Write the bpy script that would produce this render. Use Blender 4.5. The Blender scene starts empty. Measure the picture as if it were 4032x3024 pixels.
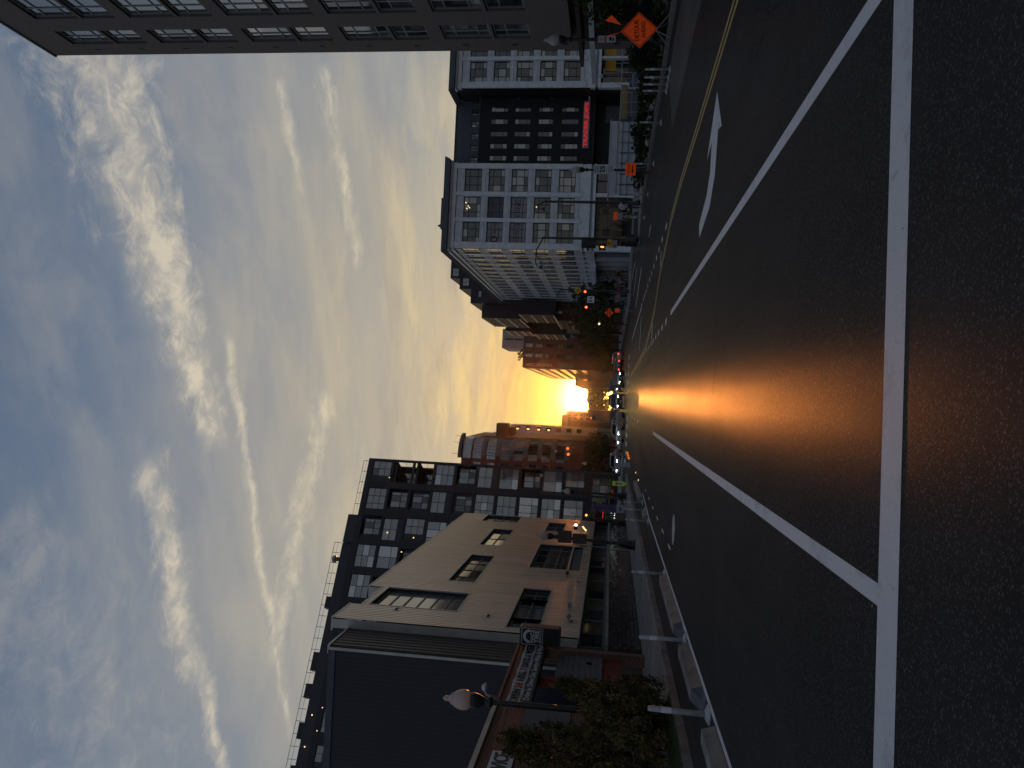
import bpy, bmesh, math, random
from mathutils import Vector, Matrix
random.seed(7)
R = math.radians
S = bpy.context.scene
COL = S.collection

# ---------------------------------------------------------------- camera
# the photograph is a portrait frame lying on its side: the camera is rolled a quarter turn
H_EYE = 1.6
PSI, TILT, ROLL, FPX = R(1.0196), R(7.3568), 0.044, 3050.0
r0 = Vector((math.cos(PSI), -math.sin(PSI), 0)); f0 = Vector((math.sin(PSI), math.cos(PSI), 0)); zz = Vector((0, 0, 1))
fwd = f0*math.cos(TILT)+zz*math.sin(TILT); upv = -f0*math.sin(TILT)+zz*math.cos(TILT)
ri = r0*math.cos(ROLL)+upv*math.sin(ROLL); dn = r0*math.sin(ROLL)-upv*math.cos(ROLL)
cam = bpy.data.cameras.new('camera'); camo = bpy.data.objects.new('camera', cam); COL.objects.link(camo)
cam.sensor_fit = 'HORIZONTAL'; cam.sensor_width = 36.0; cam.lens = FPX/4032*36
cam.clip_start = 0.1; cam.clip_end = 6000
camo.matrix_world = Matrix(((dn.x, ri.x, -fwd.x, 0), (dn.y, ri.y, -fwd.y, 0), (dn.z, ri.z, -fwd.z, H_EYE), (0, 0, 0, 1)))
S.camera = camo

# ---------------------------------------------------------------- render settings
S.render.engine = 'CYCLES'
S.cycles.use_denoising = True
S.cycles.max_bounces = 6; S.cycles.diffuse_bounces = 3; S.cycles.glossy_bounces = 3; S.cycles.transmission_bounces = 4
S.cycles.volume_bounces = 0; S.cycles.sample_clamp_indirect = 6
S.view_settings.view_transform = 'Standard'; S.view_settings.look = 'None'
S.view_settings.gamma = 1.0; S.view_settings.exposure = 0.0; S.view_settings.use_curve_mapping = False

# ---------------------------------------------------------------- sky and sun
SUN_AZ, SUN_EL = R(0.25), R(1.66)          # azimuth from the street axis (+Y) towards +X
sun_dir = Vector((math.sin(SUN_AZ)*math.cos(SUN_EL), math.cos(SUN_AZ)*math.cos(SUN_EL), math.sin(SUN_EL)))
W = bpy.data.worlds.new('World'); S.world = W; W.use_nodes = True

class NT:
    """small helper to write node trees as expressions"""
    def __init__(s, tree): s.t = tree; tree.nodes.clear()
    def n(s, typ, **kw):
        nd = s.t.nodes.new(typ)
        for k, v in kw.items():
            if k.startswith('i_'):
                key = k[2:]; key = int(key) if key.isdigit() else key.replace('__', ' ')
                s.set(nd.inputs[key], v)
            else: setattr(nd, k, v)
        return nd
    def set(s, sock, v):
        if isinstance(v, bpy.types.NodeSocket): s.t.links.new(v, sock)
        elif isinstance(v, (tuple, list)) and sock.type == 'RGBA' and len(v) == 3: sock.default_value = (*v, 1)
        else: sock.default_value = v
    def m(s, op, a, b=0.0, c=0.0, clamp=False):
        nd = s.t.nodes.new('ShaderNodeMath'); nd.operation = op; nd.use_clamp = clamp
        for i, v in enumerate((a, b, c)): s.set(nd.inputs[i], v)
        return nd.outputs[0]
    def ss(s, lo, hi, v):                   # smoothstep
        nd = s.t.nodes.new('ShaderNodeMapRange'); nd.interpolation_type = 'SMOOTHSTEP'
        s.set(nd.inputs[0], v); nd.inputs[1].default_value = lo; nd.inputs[2].default_value = hi
        return nd.outputs[0]
    def mr(s, v, a, b, c, d):
        nd = s.t.nodes.new('ShaderNodeMapRange'); s.set(nd.inputs[0], v)
        for i, x in enumerate((a, b, c, d)): nd.inputs[i+1].default_value = x
        return nd.outputs[0]
    def mix(s, f, a, b, typ='MIX'):
        nd = s.t.nodes.new('ShaderNodeMix'); nd.data_type = 'RGBA'; nd.blend_type = typ
        s.set(nd.inputs[0], f); s.set(nd.inputs[6], a); s.set(nd.inputs[7], b)
        return nd.outputs[2]
    def noise(s, vec, scale, detail=4, rough=.5, dist=0.0, out=0):
        nd = s.t.nodes.new('ShaderNodeTexNoise'); s.set(nd.inputs['Vector'], vec)
        nd.inputs['Scale'].default_value = scale; nd.inputs['Detail'].default_value = detail
        nd.inputs['Roughness'].default_value = rough; nd.inputs['Distortion'].default_value = dist
        return nd.outputs[out]
    def xyz(s, x, y, z=0.0):
        nd = s.t.nodes.new('ShaderNodeCombineXYZ')
        for i, v in enumerate((x, y, z)): s.set(nd.inputs[i], v)
        return nd.outputs[0]

def build_world():
    t = NT(W.node_tree)
    gen = t.n('ShaderNodeTexCoord').outputs['Generated']
    sep = t.n('ShaderNodeSeparateXYZ', i_0=gen); dx, dy, dz = sep.outputs
    sky = t.n('ShaderNodeTexSky', sky_type='NISHITA', sun_disc=False, sun_elevation=SUN_EL, sun_rotation=SUN_AZ,
              altitude=50, air_density=1.0, dust_density=0.4, ozone_density=2.6)
    # cloud plane coordinates
    k = t.m('ADD', t.m('MAXIMUM', dz, 0.0), 0.08)
    px = t.m('DIVIDE', dx, k); py = t.m('DIVIDE', dy, k)
    # angle to the sun
    dot = t.n('ShaderNodeVectorMath', operation='DOT_PRODUCT', i_0=gen, i_1=tuple(sun_dir)).outputs['Value']
    dotc = t.m('MAXIMUM', dot, 0.0)
    # cirrus: noise stretched along the wind (from upper right to lower left in the west)
    ca, sa = math.cos(R(-28)), math.sin(R(-28))
    u = t.m('ADD', t.m('MULTIPLY', px, ca), t.m('MULTIPLY', py, sa))
    v = t.m('SUBTRACT', t.m('MULTIPLY', py, ca), t.m('MULTIPLY', px, sa))
    P = t.xyz(px, py, 0.3)
    warp = t.n('ShaderNodeVectorMath', operation='SUBTRACT', i_0=t.noise(P, 2.2, 4, .55, 0, 1), i_1=(.5, .5, .5)).outputs[0]
    wps = t.n('ShaderNodeVectorMath', operation='SCALE', i_0=warp, i_Scale=.35).outputs[0]
    base = t.n('ShaderNodeVectorMath', operation='ADD', i_0=t.xyz(t.m('MULTIPLY', u, .45), v, 0.0), i_1=wps).outputs[0]
    n1 = t.noise(base, 2.0, 7, .6, .25)
    n2 = t.noise(t.xyz(t.m('MULTIPLY', u, .30), v, 4.0), 5.5, 6, .58, .4)
    n3 = t.noise(t.n('ShaderNodeVectorMath', operation='ADD', i_0=P, i_1=wps).outputs[0], 13.0, 7, .64, .35)
    cirrus = t.ss(.40, .74, t.m('ADD', t.m('MULTIPLY', n1, .65), t.m('MULTIPLY', n2, .35)))
    # wisps and old contrails: soft bands between two points of the cloud plane
    fray = t.m('SUBTRACT', t.noise(t.xyz(px, py, 7.0), 13, 8, .68, .7), .5)
    fray2 = t.m('SUBTRACT', t.noise(t.xyz(px, py, 2.0), 5, 3, .5), .5)
    total = None
    for (ax, ay, bx, by, w0, w1, gain) in ((.66, 1.12, -.14, 1.62, .125, .030, 1.0), (-.15, 1.37, -.92, 1.70, .040, .022, .95),
                                            (.12, 1.62, -.95, 2.00, .022, .014, .7), (.0, 2.16, -.72, 1.88, .055, .05, .6),
                                            (.88, 2.0, .38, 2.34, .05, .035, .6), (.75, 1.77, .50, 1.94, .03, .02, .55),
                                            (-.2, 1.05, -.9, 1.42, .10, .12, .25), (1.6, .2, .9, -.9, .12, .06, .7), (-1.5, .4, -1.1, -1.2, .09, .05, .7)):
        L = math.hypot(bx-ax, by-ay); ux, uy = (bx-ax)/L, (by-ay)/L
        qx = t.m('SUBTRACT', px, ax); qy = t.m('SUBTRACT', py, ay)
        al = t.m('DIVIDE', t.m('ADD', t.m('MULTIPLY', qx, ux), t.m('MULTIPLY', qy, uy)), L)
        pr = t.m('SUBTRACT', t.m('MULTIPLY', qy, ux), t.m('MULTIPLY', qx, uy))
        pr = t.m('ADD', pr, t.m('MULTIPLY', fray2, .10))
        wid = t.m('ADD', w0, t.m('MULTIPLY', t.m('MINIMUM', t.m('MAXIMUM', al, 0.0), 1.0), w1-w0))
        d = t.m('DIVIDE', t.m('ABSOLUTE', pr), wid)
        d = t.m('ADD', d, t.m('MULTIPLY', fray, 4.2))
        band = t.m('MULTIPLY', t.ss(1.7, -.3, d), t.m('MULTIPLY', t.ss(-.02, .06, al), t.ss(1.03, .9, al)))
        band = t.m('MULTIPLY', band, gain)
        total = band if total is None else t.m('MAXIMUM', total, band)
    lump = t.ss(.36, .66, n3)
    streak = t.m('MULTIPLY', total, t.m('ADD', .35, t.m('MULTIPLY', lump, .8)), clamp=True)
    # low layered clouds near the horizon: the same cloud plane seen edge on, drawn out along the wind
    el = t.m('ARCSINE', t.m('MINIMUM', t.m('MAXIMUM', dz, -1.0), 1.0))
    az = t.m('ARCTAN2', dx, dy)
    lw = t.n('ShaderNodeVectorMath', operation='SCALE', i_0=t.noise(t.xyz(t.m('MULTIPLY', az, 3.0), t.m('MULTIPLY', el, 9.0), 5.0), 1.5, 4, .6, 0, 1), i_Scale=.55).outputs[0]
    lay = t.noise(t.n('ShaderNodeVectorMath', operation='ADD', i_0=t.xyz(t.m('MULTIPLY', az, 2.6), t.m('MULTIPLY', el, 15.0), 1.0), i_1=lw).outputs[0], 1.5, 7, .6, .6)
    lay2 = t.noise(t.n('ShaderNodeVectorMath', operation='ADD', i_0=t.xyz(t.m('MULTIPLY', az, 3.4), t.m('MULTIPLY', el, 19.0), 8.0), i_1=lw).outputs[0], 1.3, 6, .6, .4)
    lowf = t.ss(.50, .10, el)
    layer = t.m('MULTIPLY', t.ss(.47, .70, lay), lowf); dark = t.m('MULTIPLY', t.ss(.50, .68, lay2), lowf)
    # colours
    s1 = t.m('POWER', dotc, 3.0); s2 = t.m('POWER', dotc, 12.0); s3 = t.m('POWER', dotc, 110.0); s4 = t.m('POWER', dotc, 420.0)
    s5 = t.m('POWER', dotc, 3200.0)
    blue = t.mix(1.0, sky.outputs[0], (SKY_K, SKY_K, SKY_K), 'MULTIPLY')
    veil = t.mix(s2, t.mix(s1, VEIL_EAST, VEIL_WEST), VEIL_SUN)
    lowm = t.ss(.78, .30, el)
    col = t.mix(t.m('ADD', t.m('ADD', .13, t.m('MULTIPLY', t.ss(.30, .7, n1), .24)), t.m('MULTIPLY', lowm, .54)), blue, veil)
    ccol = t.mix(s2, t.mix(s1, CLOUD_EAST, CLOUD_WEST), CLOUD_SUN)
    col = t.mix(t.m('MULTIPLY', cirrus, .58), col, ccol)
    col = t.mix(t.m('MULTIPLY', dark, .55), col, t.mix(s2, (2.6,2.7,3.0), CLOUD_DARK))
    col = t.mix(t.m('MULTIPLY', layer, t.m('ADD', .28, t.m('MULTIPLY', s2, .72))), col, t.mix(s2, CLOUD_WEST, CLOUD_LOW))
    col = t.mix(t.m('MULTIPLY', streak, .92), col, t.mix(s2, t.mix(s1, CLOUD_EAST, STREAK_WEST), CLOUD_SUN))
    col = t.mix(t.m('MULTIPLY', s3, .75), col, GLOW_A)
    col = t.mix(t.m('MULTIPLY', s4, .9), col, t.mix(layer, GLOW_B, GLOW_D))
    col = t.mix(t.m('MULTIPLY', s5, 1.0), col, GLOW_C)
    bg = t.n('ShaderNodeBackground', i_Color=col, i_Strength=SKY_STRENGTH)
    out = t.n('ShaderNodeOutputWorld'); t.t.links.new(bg.outputs[0], out.inputs[0])

# everything below the Background is multiplied by its strength (0.1), so these are ten times the radiance
SKY_STRENGTH = 0.1
SKY_K = 2.4
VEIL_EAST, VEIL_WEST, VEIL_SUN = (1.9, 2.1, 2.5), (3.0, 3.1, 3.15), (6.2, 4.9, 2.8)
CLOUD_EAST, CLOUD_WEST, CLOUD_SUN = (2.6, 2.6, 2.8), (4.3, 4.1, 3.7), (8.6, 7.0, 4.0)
STREAK_WEST, CLOUD_LOW, CLOUD_DARK = (8.0, 7.1, 5.6), (10.4, 7.6, 3.0), (4.0, 3.1, 2.3)
GLOW_A, GLOW_B, GLOW_C, GLOW_D = (8.6, 5.0, 1.2), (12, 8.2, .3), (90, 68, 26), (14, 11.5, 1.4)
HAZE_DENSITY, HAZE_G = 0.00004, 0.965
build_world()
sun = bpy.data.lights.new('sun', 'SUN'); sun.energy = 3.2; sun.angle = R(0.55); sun.color = (1.0, .29, .05)
suno = bpy.data.objects.new('sun', sun); COL.objects.link(suno)
suno.rotation_euler = (-sun_dir).to_track_quat('-Z', 'Y').to_euler(); suno.location = (0, -20, 60)
# ---------------------------------------------------------------- mesh helpers
class MB:
    def __init__(s): s.v = []; s.f = []; s.mi = []; s.cur = 0
    def add(s, vs, fs, mi=None):
        o = len(s.v); s.v += [tuple(p) for p in vs]
        for f in fs: s.f.append([i+o for i in f]); s.mi.append(s.cur if mi is None else mi)
        return s
    def box(s, x0, y0, z0, x1, y1, z1, mi=None):
        vs = [(x0,y0,z0),(x1,y0,z0),(x1,y1,z0),(x0,y1,z0),(x0,y0,z1),(x1,y0,z1),(x1,y1,z1),(x0,y1,z1)]
        return s.add(vs, [(3,2,1,0),(4,5,6,7),(0,1,5,4),(1,2,6,5),(2,3,7,6),(3,0,4,7)], mi)
    def quad(s, a, b, c, d, mi=None): return s.add([a,b,c,d], [(0,1,2,3)], mi)
    def prism(s, poly, z0, z1, mi=None):
        n = len(poly)
        vs = [(x,y,z0) for x,y in poly]+[(x,y,z1) for x,y in poly]
        fs = [tuple(range(n-1,-1,-1)), tuple(range(n,2*n))]+[(i,(i+1)%n,n+(i+1)%n,n+i) for i in range(n)]
        return s.add(vs, fs, mi)
    def prismy(s, poly, y0, y1, mi=None):            # polygon in x,z extruded along y
        n = len(poly)
        vs = [(x,y0,z) for x,z in poly]+[(x,y1,z) for x,z in poly]
        fs = [tuple(range(n)), tuple(range(2*n-1,n-1,-1))]+[(n+i,n+(i+1)%n,(i+1)%n,i) for i in range(n)]
        return s.add(vs, fs, mi)
    def tube(s, pts, rad, n=8, mi=None, caps=True):  # swept tube through points; rad number or list
        pts = [Vector(p) for p in pts]; k = len(pts)
        rs = rad if isinstance(rad, (list, tuple)) else [rad]*k
        o = len(s.v); prev = None
        for i, p in enumerate(pts):
            d = (pts[min(i+1,k-1)]-pts[max(i-1,0)]).normalized()
            if prev is None:
                a = Vector((0,0,1)) if abs(d.z) < .9 else Vector((1,0,0))
                e1 = d.cross(a).normalized()
            else: e1 = (prev-d*prev.dot(d)).normalized()
            prev = e1; e2 = d.cross(e1)
            for j in range(n):
                t = 2*math.pi*j/n; s.v.append(tuple(p+(e1*math.cos(t)+e2*math.sin(t))*rs[i]))
        m = s.cur if mi is None else mi
        for i in range(k-1):
            for j in range(n):
                j2 = (j+1)%n; s.f.append([o+i*n+j, o+i*n+j2, o+(i+1)*n+j2, o+(i+1)*n+j]); s.mi.append(m)
        if caps:
            s.f.append([o+j for j in range(n-1,-1,-1)]); s.mi.append(m)
            s.f.append([o+(k-1)*n+j for j in range(n)]); s.mi.append(m)
        return s
    def lathe(s, prof, n=16, c=(0,0,0), mi=None):    # profile of (radius, z)
        o = len(s.v); k = len(prof); m = s.cur if mi is None else mi
        for r, z in prof:
            for j in range(n):
                t = 2*math.pi*j/n; s.v.append((c[0]+r*math.cos(t), c[1]+r*math.sin(t), c[2]+z))
        for i in range(k-1):
            for j in range(n):
                j2 = (j+1)%n; s.f.append([o+i*n+j, o+i*n+j2, o+(i+1)*n+j2, o+(i+1)*n+j]); s.mi.append(m)
        s.f.append([o+j for j in range(n-1,-1,-1)]); s.mi.append(m)
        s.f.append([o+(k-1)*n+j for j in range(n)]); s.mi.append(m)
        return s
    def ball(s, c, r, n=10, m=7, sq=(1,1,1), mi=None):
        prof = [(max(1e-3, r*math.sin(math.pi*i/m)), -r*math.cos(math.pi*i/m)) for i in range(m+1)]
        o = len(s.v); s.lathe(prof, n, (0,0,0), mi)
        for i in range(o, len(s.v)):
            x, y, z = s.v[i]; s.v[i] = (c[0]+x*sq[0], c[1]+y*sq[1], c[2]+z*sq[2])
        return s
    def mesh(s, name, mats, smooth=False):
        me = bpy.data.meshes.new(name); me.from_pydata(s.v, [], s.f)
        for m in (mats if isinstance(mats, (list, tuple)) else [mats]): me.materials.append(m)
        if max(s.mi, default=0) > 0: me.polygons.foreach_set('material_index', s.mi)
        if smooth: me.polygons.foreach_set('use_smooth', [True]*len(me.polygons))
        me.update(); return me

def obj(name, me, parent=None, loc=(0,0,0), rot=(0,0,0), kind=None, label=None):
    o = bpy.data.objects.new(name, me); COL.objects.link(o); o.location = loc; o.rotation_euler = rot
    if parent: o.parent = parent
    if kind: o['kind'] = kind
    if label: o['label'] = label
    return o
def part(name, mb, mats, parent=None, loc=(0,0,0), rot=(0,0,0), smooth=False, kind=None, label=None):
    return obj(name, mb.mesh(name, mats, smooth), parent, loc, rot, kind, label)
def tag(o, label, cat, group=None):
    o['label'] = label; o['category'] = cat
    if group: o['group'] = group
    return o
def thing(name, label, cat, loc=(0,0,0), rz=0.0, group=None):
    o = bpy.data.objects.new(name, None); COL.objects.link(o); o.empty_display_size = .3
    o.location = loc; o.rotation_euler = (0,0,rz); return tag(o, label, cat, group)
def dup(root, loc, rz=None, label=None, parent=None):
    c = root.copy(); COL.objects.link(c)
    if parent is None: c.location = loc
    if rz is not None and parent is None: c.rotation_euler = (0,0,rz)
    if label: c['label'] = label
    if parent is not None: c.parent = parent
    for ch in root.children: dup(ch, None, None, None, c)
    return c

# ---------------------------------------------------------------- materials
MAT = {}
def mat(name, col, rough=.7, var=.15, scale=2.0, detail=5, bump=0.0, bscale=40.0, spec=.5, metal=0.0, col2=None,
        emit=None, est=0.0, ior=None, coat=0.0, stretch=(1,1,1), rvar=0.0, rand=.0, trans=0.0):
    m = bpy.data.materials.new(name); m.use_nodes = True; t = NT(m.node_tree); MAT[name] = m
    tc = t.n('ShaderNodeTexCoord').outputs['Object']
    vec = t.n('ShaderNodeMapping', i_Vector=tc, i_Scale=stretch).outputs[0] if stretch != (1,1,1) else tc
    b = t.n('ShaderNodeBsdfPrincipled'); out = t.n('ShaderNodeOutputMaterial'); t.t.links.new(b.outputs[0], out.inputs[0])
    nz = t.noise(vec, scale, detail, .6)
    c1 = tuple(c*(1-var) for c in col); c2 = col2 or tuple(min(1, c*(1+var)) for c in col)
    c = t.mix(t.ss(.3, .7, nz), c1, c2)
    if rand:
        ri_ = t.n('ShaderNodeObjectInfo').outputs['Random']
        c = t.mix(1.0, c, t.n('ShaderNodeCombineColor', i_0=t.mr(ri_, 0, 1, 1-rand, 1+rand), i_1=t.mr(ri_, 0, 1, 1-rand, 1+rand), i_2=t.mr(ri_, 0, 1, 1-rand, 1+rand)).outputs[0], 'MULTIPLY')
    t.set(b.inputs['Base Color'], c)
    if rvar: t.set(b.inputs['Roughness'], t.mr(nz, .25, .75, max(.02, rough-rvar), min(1, rough+rvar)))
    else: b.inputs['Roughness'].default_value = rough
    b.inputs['Specular IOR Level'].default_value = spec; b.inputs['Metallic'].default_value = metal
    if ior: b.inputs['IOR'].default_value = ior
    if coat: b.inputs['Coat Weight'].default_value = coat; b.inputs['Coat Roughness'].default_value = .08
    if trans: b.inputs['Transmission Weight'].default_value = trans
    if emit: b.inputs['Emission Color'].default_value = (*emit, 1); b.inputs['Emission Strength'].default_value = est
    if bump:
        bn = t.n('ShaderNodeBump', i_Strength=min(1, bump), i_Distance=.02, i_Height=t.noise(vec, bscale, 4, .6))
        t.set(b.inputs['Normal'], bn.outputs[0])
    return m
def brick_mat(name, c1, c2, mortar, bw=.22, bh=.075, axis='x', rough=.85, bias=0.0, mort=.012):
    m = bpy.data.materials.new(name); m.use_nodes = True; t = NT(m.node_tree); MAT[name] = m
    sx = t.n('ShaderNodeSeparateXYZ', i_0=t.n('ShaderNodeTexCoord').outputs['Object'])
    vec = t.xyz(t.m('ADD', sx.outputs[0], sx.outputs[1]), sx.outputs[2], 0.0)
    br = t.n('ShaderNodeTexBrick', i_Vector=vec, i_Color1=c1, i_Color2=c2, i_Mortar=mortar, i_Scale=1.0)
    br.inputs['Mortar Size'].default_value = mort; br.inputs['Brick Width'].default_value = bw; br.inputs['Row Height'].default_value = bh
    br.inputs['Bias'].default_value = bias
    nz = t.noise(vec, 1.3, 5, .6)
    c = t.mix(t.mr(nz, .3, .7, 0, .35), br.outputs[0], (.5,.5,.5), 'OVERLAY')
    b = t.n('ShaderNodeBsdfPrincipled', i_Roughness=rough); out = t.n('ShaderNodeOutputMaterial'); t.t.links.new(b.outputs[0], out.inputs[0])
    t.set(b.inputs['Base Color'], c)
    bn = t.n('ShaderNodeBump', i_Strength=.7, i_Distance=.012, i_Height=t.m('SUBTRACT', t.m('MULTIPLY', t.noise(vec, 60, 3, .6), .3), br.outputs[1]))
    t.set(b.inputs['Normal'], bn.outputs[0]); return m
def road_mat(name, col, spk=.12):
    m = bpy.data.materials.new(name); m.use_nodes = True; t = NT(m.node_tree); MAT[name] = m
    tc = t.n('ShaderNodeTexCoord').outputs['Object']
    b = t.n('ShaderNodeBsdfPrincipled'); out = t.n('ShaderNodeOutputMaterial'); t.t.links.new(b.outputs[0], out.inputs[0])
    vo = t.n('ShaderNodeTexVoronoi', i_Vector=tc, i_Scale=105.0); agg = vo.outputs['Color']
    g = t.n('ShaderNodeSeparateColor', i_0=agg).outputs[0]
    chips = t.m('MULTIPLY', t.ss(.80, 1.0, g), .8)
    big = t.noise(tc, .35, 5, .6); lane = t.noise(t.n('ShaderNodeMapping', i_Vector=tc, i_Scale=(1.0,.03,1)).outputs[0], 1.2, 4, .6)
    fine = t.noise(tc, 260, 3, .7)
    c = t.mix(t.ss(.35, .68, big), tuple(x*.78 for x in col), tuple(x*1.22 for x in col))
    c = t.mix(t.m('MULTIPLY', t.ss(.4, .75, lane), .35), c, tuple(x*.62 for x in col))
    c = t.mix(t.m('MULTIPLY', fine, .5), c, tuple(x*1.7 for x in col))
    c = t.mix(chips, c, (.16,.145,.13))
    # sealed cracks
    cr = t.n('ShaderNodeTexVoronoi', feature='DISTANCE_TO_EDGE', i_Vector=t.n('ShaderNodeVectorMath', operation='ADD', i_0=t.n('ShaderNodeMapping', i_Vector=tc, i_Scale=(.22,.13,1)).outputs[0], i_1=t.n('ShaderNodeVectorMath', operation='SCALE', i_0=t.noise(tc, 1.6, 4, .6, 0, 1), i_Scale=.25).outputs[0]).outputs[0], i_Scale=1.0)
    crack = t.m('MULTIPLY', t.ss(.006, .0, cr.outputs['Distance']), t.ss(.45, .6, t.noise(tc, .12, 2, .5)))
    c = t.mix(t.m('MULTIPLY', crack, .8), c, tuple(x*.35 for x in col))
    t.set(b.inputs['Base Color'], c)
    t.set(b.inputs['Roughness'], t.mr(lane, .3, .7, .27, .35)); b.inputs['Specular IOR Level'].default_value = .003
    hgt = t.m('ADD', t.m('MULTIPLY', vo.outputs['Distance'], .8), t.m('MULTIPLY', fine, .5))
    bn = t.n('ShaderNodeBump', i_Strength=.36, i_Distance=.005, i_Height=hgt); t.set(b.inputs['Normal'], bn.outputs[0])
    return m
def paint_mat(name, col, wear=.35):
    m = bpy.data.materials.new(name); m.use_nodes = True; t = NT(m.node_tree); MAT[name] = m
    tc = t.n('ShaderNodeTexCoord').outputs['Object']
    b = t.n('ShaderNodeBsdfPrincipled'); out = t.n('ShaderNodeOutputMaterial'); t.t.links.new(b.outputs[0], out.inputs[0])
    w1 = t.ss(.52, .74, t.noise(tc, 1.6, 6, .68)); w2 = t.ss(.55, .72, t.noise(tc, 38, 4, .7))
    w3 = t.ss(.60, .74, t.noise(t.n('ShaderNodeMapping', i_Vector=tc, i_Scale=(3,.7,1)).outputs[0], 2.2, 5, .65))
    wf = t.m('ADD', t.m('MULTIPLY', w1, wear), t.m('MULTIPLY', w2, wear*.8)); wf = t.m('ADD', wf, t.m('MULTIPLY', w3, wear*.8), clamp=True)
    c = t.mix(wf, col, (.07,.065,.06)); t.set(b.inputs['Base Color'], c); b.inputs['Roughness'].default_value = .6
    bn = t.n('ShaderNodeBump', i_Strength=.5, i_Distance=.005, i_Height=t.noise(tc, 120, 3, .6)); t.set(b.inputs['Normal'], bn.outputs[0])
    return m

def globe_mat():
    m = bpy.data.materials.new('globe'); m.use_nodes = True; t = NT(m.node_tree); MAT['globe'] = m
    nz = t.noise(t.n('ShaderNodeTexCoord').outputs['Object'], 9, 3, .5); c = t.mix(nz, (.62,.60,.57), (.74,.72,.70))
    p = t.n('ShaderNodeBsdfPrincipled', i_Base__Color=c, i_Roughness=.25); tr = t.n('ShaderNodeBsdfTranslucent', i_Color=c)
    mx = t.n('ShaderNodeMixShader', i_0=.5); t.t.links.new(p.outputs[0], mx.inputs[1]); t.t.links.new(tr.outputs[0], mx.inputs[2])
    o = t.n('ShaderNodeOutputMaterial'); t.t.links.new(mx.outputs[0], o.inputs[0])
mat('concrete', (.24,.235,.225), .85, .22, 1.1, 6, .5, 60)
mat('concrete_dark', (.13,.122,.115), .85, .25, 1.3, 6, .5, 60)
mat('kerb_stone', (.22,.21,.20), .8, .25, 2.2, 6, .5, 50, rand=.2)
mat('paving', (.20,.195,.19), .82, .2, 1.4, 6, .4, 70, rand=.16)
mat('dirt', (.075,.06,.045), .95, .3, 2, 6, .8, 30)
mat('grass_blade', (.045,.075,.02), .8, .35, 1.2, 4, rand=.1)
mat('leaf_dark', (.035,.055,.018), .65, .45, 1.5, 4)
mat('leaf_conifer', (.06,.066,.02), .6, .5, 3.5, 5, col2=(.20,.15,.05))
mat('glass_matte', (.016,.014,.014), .6, .3, 1, spec=.05)
mat('leaf_mid', (.05,.07,.022), .65, .45, 1.0, 4)
mat('bark', (.07,.05,.035), .9, .3, 6, 5, .8, 20)
mat('black_metal', (.018,.018,.02), .45, .25, 4, 4, .15, 60)
mat('dark_frame', (.020,.020,.024), .5, .2, 3)
mat('grey_metal', (.30,.31,.32), .45, .15, 3, metal=.3)
mat('galvanised', (.34,.36,.38), .5, .2, 6, 5, .2, 60, metal=.5)
mat('post_grey', (.42,.44,.46), .55, .15, 7, 5, .1, 40, rand=.06)
mat('white_trim', (.70,.72,.76), .36, .10, 1.5, 4, .1, 60)
mat('white_trim_dull', (.50,.52,.55), .6, .12, 1.5, 4, .1, 60)
mat('coping_metal', (.50,.48,.44), .4, .12, 2, metal=.2)
mat('cladding_tan', (.60,.495,.415), .36, .20, 4.0, 6, .28, 5, metal=.6, stretch=(1,1,.06), rvar=.08)
mat('cladding_brown', (.085,.07,.058), .5, .2, 1.2, 5, stretch=(1,1,.2))
mat('cladding_navy', (.017,.019,.033), .5, .12, .8, 4, stretch=(1,1,.3))
mat('teal_frame', (.055,.085,.10), .5, .15, 3)
mat('glass_dark', (.012,.015,.018), .06, .2, .6, ior=1.9, spec=.5, rand=.3)
mat('glass_blue', (.035,.048,.06), .06, .25, .8, ior=2.7, rand=.3)
mat('glass_blind', (.18,.195,.19), .08, .12, .5, ior=2.5, rand=.25)
mat('glass_sky', (.10,.12,.115), .06, .2, .6, ior=4.2, rand=.25)
mat('glass_warm', (.09,.075,.055), .08, .3, .9, ior=1.8, rand=.3)
mat('tile_glaze', (.020,.018,.024), .16, .3, 5, 4, .04, 30, spec=.6, rand=.4)
mat('tile_grout', (.05,.046,.045), .9, .2, 8)
mat('apartment_dark', (.022,.023,.030), .6, .15, 1.5, 4)
mat('apartment_panel', (.040,.042,.052), .6, .15, 1.5, 4)
mat('slate_grey', (.085,.092,.115), .65, .12, 2, 4)
mat('black_brick', (.022,.019,.022), .75, .25, 6, 4, .3, 60)
mat('red_cladding', (.115,.028,.018), .6, .2, 1, 4)
mat('band_grey', (.14,.13,.13), .6, .15, 1)
mat('maroon_wall', (.085,.045,.038), .75, .2, 1.2, 4)
mat('pale_wall', (.34,.33,.33), .7, .12, 1)
mat('brown_wall', (.14,.10,.085), .8, .2, 1)
mat('sign_white', (.72,.73,.76), .5, .05, 5)
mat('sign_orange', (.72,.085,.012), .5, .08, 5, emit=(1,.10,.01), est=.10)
mat('sign_black', (.012,.012,.013), .5, .1, 5)
mat('sign_red', (.45,.015,.015), .5, .1, 5)
mat('sign_yellow', (.70,.38,.02), .5, .08, 5)
mat('sign_lime', (.45,.62,.03), .45, .05, 5, emit=(.5,.7,.02), est=.06)
mat('sign_back', (.065,.055,.05), .55, .2, 4)
mat('neon_red', (.5,.02,.02), .5, .05, 4, emit=(1,.035,.03), est=.40)
mat('banner_white', (.55,.57,.60), .7, .08, 3)
mat('purple_cloth', (.13,.13,.26), .8, .35, 3, 5, stretch=(1,1,.4))
globe_mat()
mat('rubber', (.015,.015,.015), .8, .2, 8)
mat('shop_dark', (.014,.012,.012), .6, .2, 2)
mat('shop_red', (.18,.02,.012), .8, .25, 3, 5)
mat('shop_panel', (.115,.115,.13), .7, .12, 1.5, 5)
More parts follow.
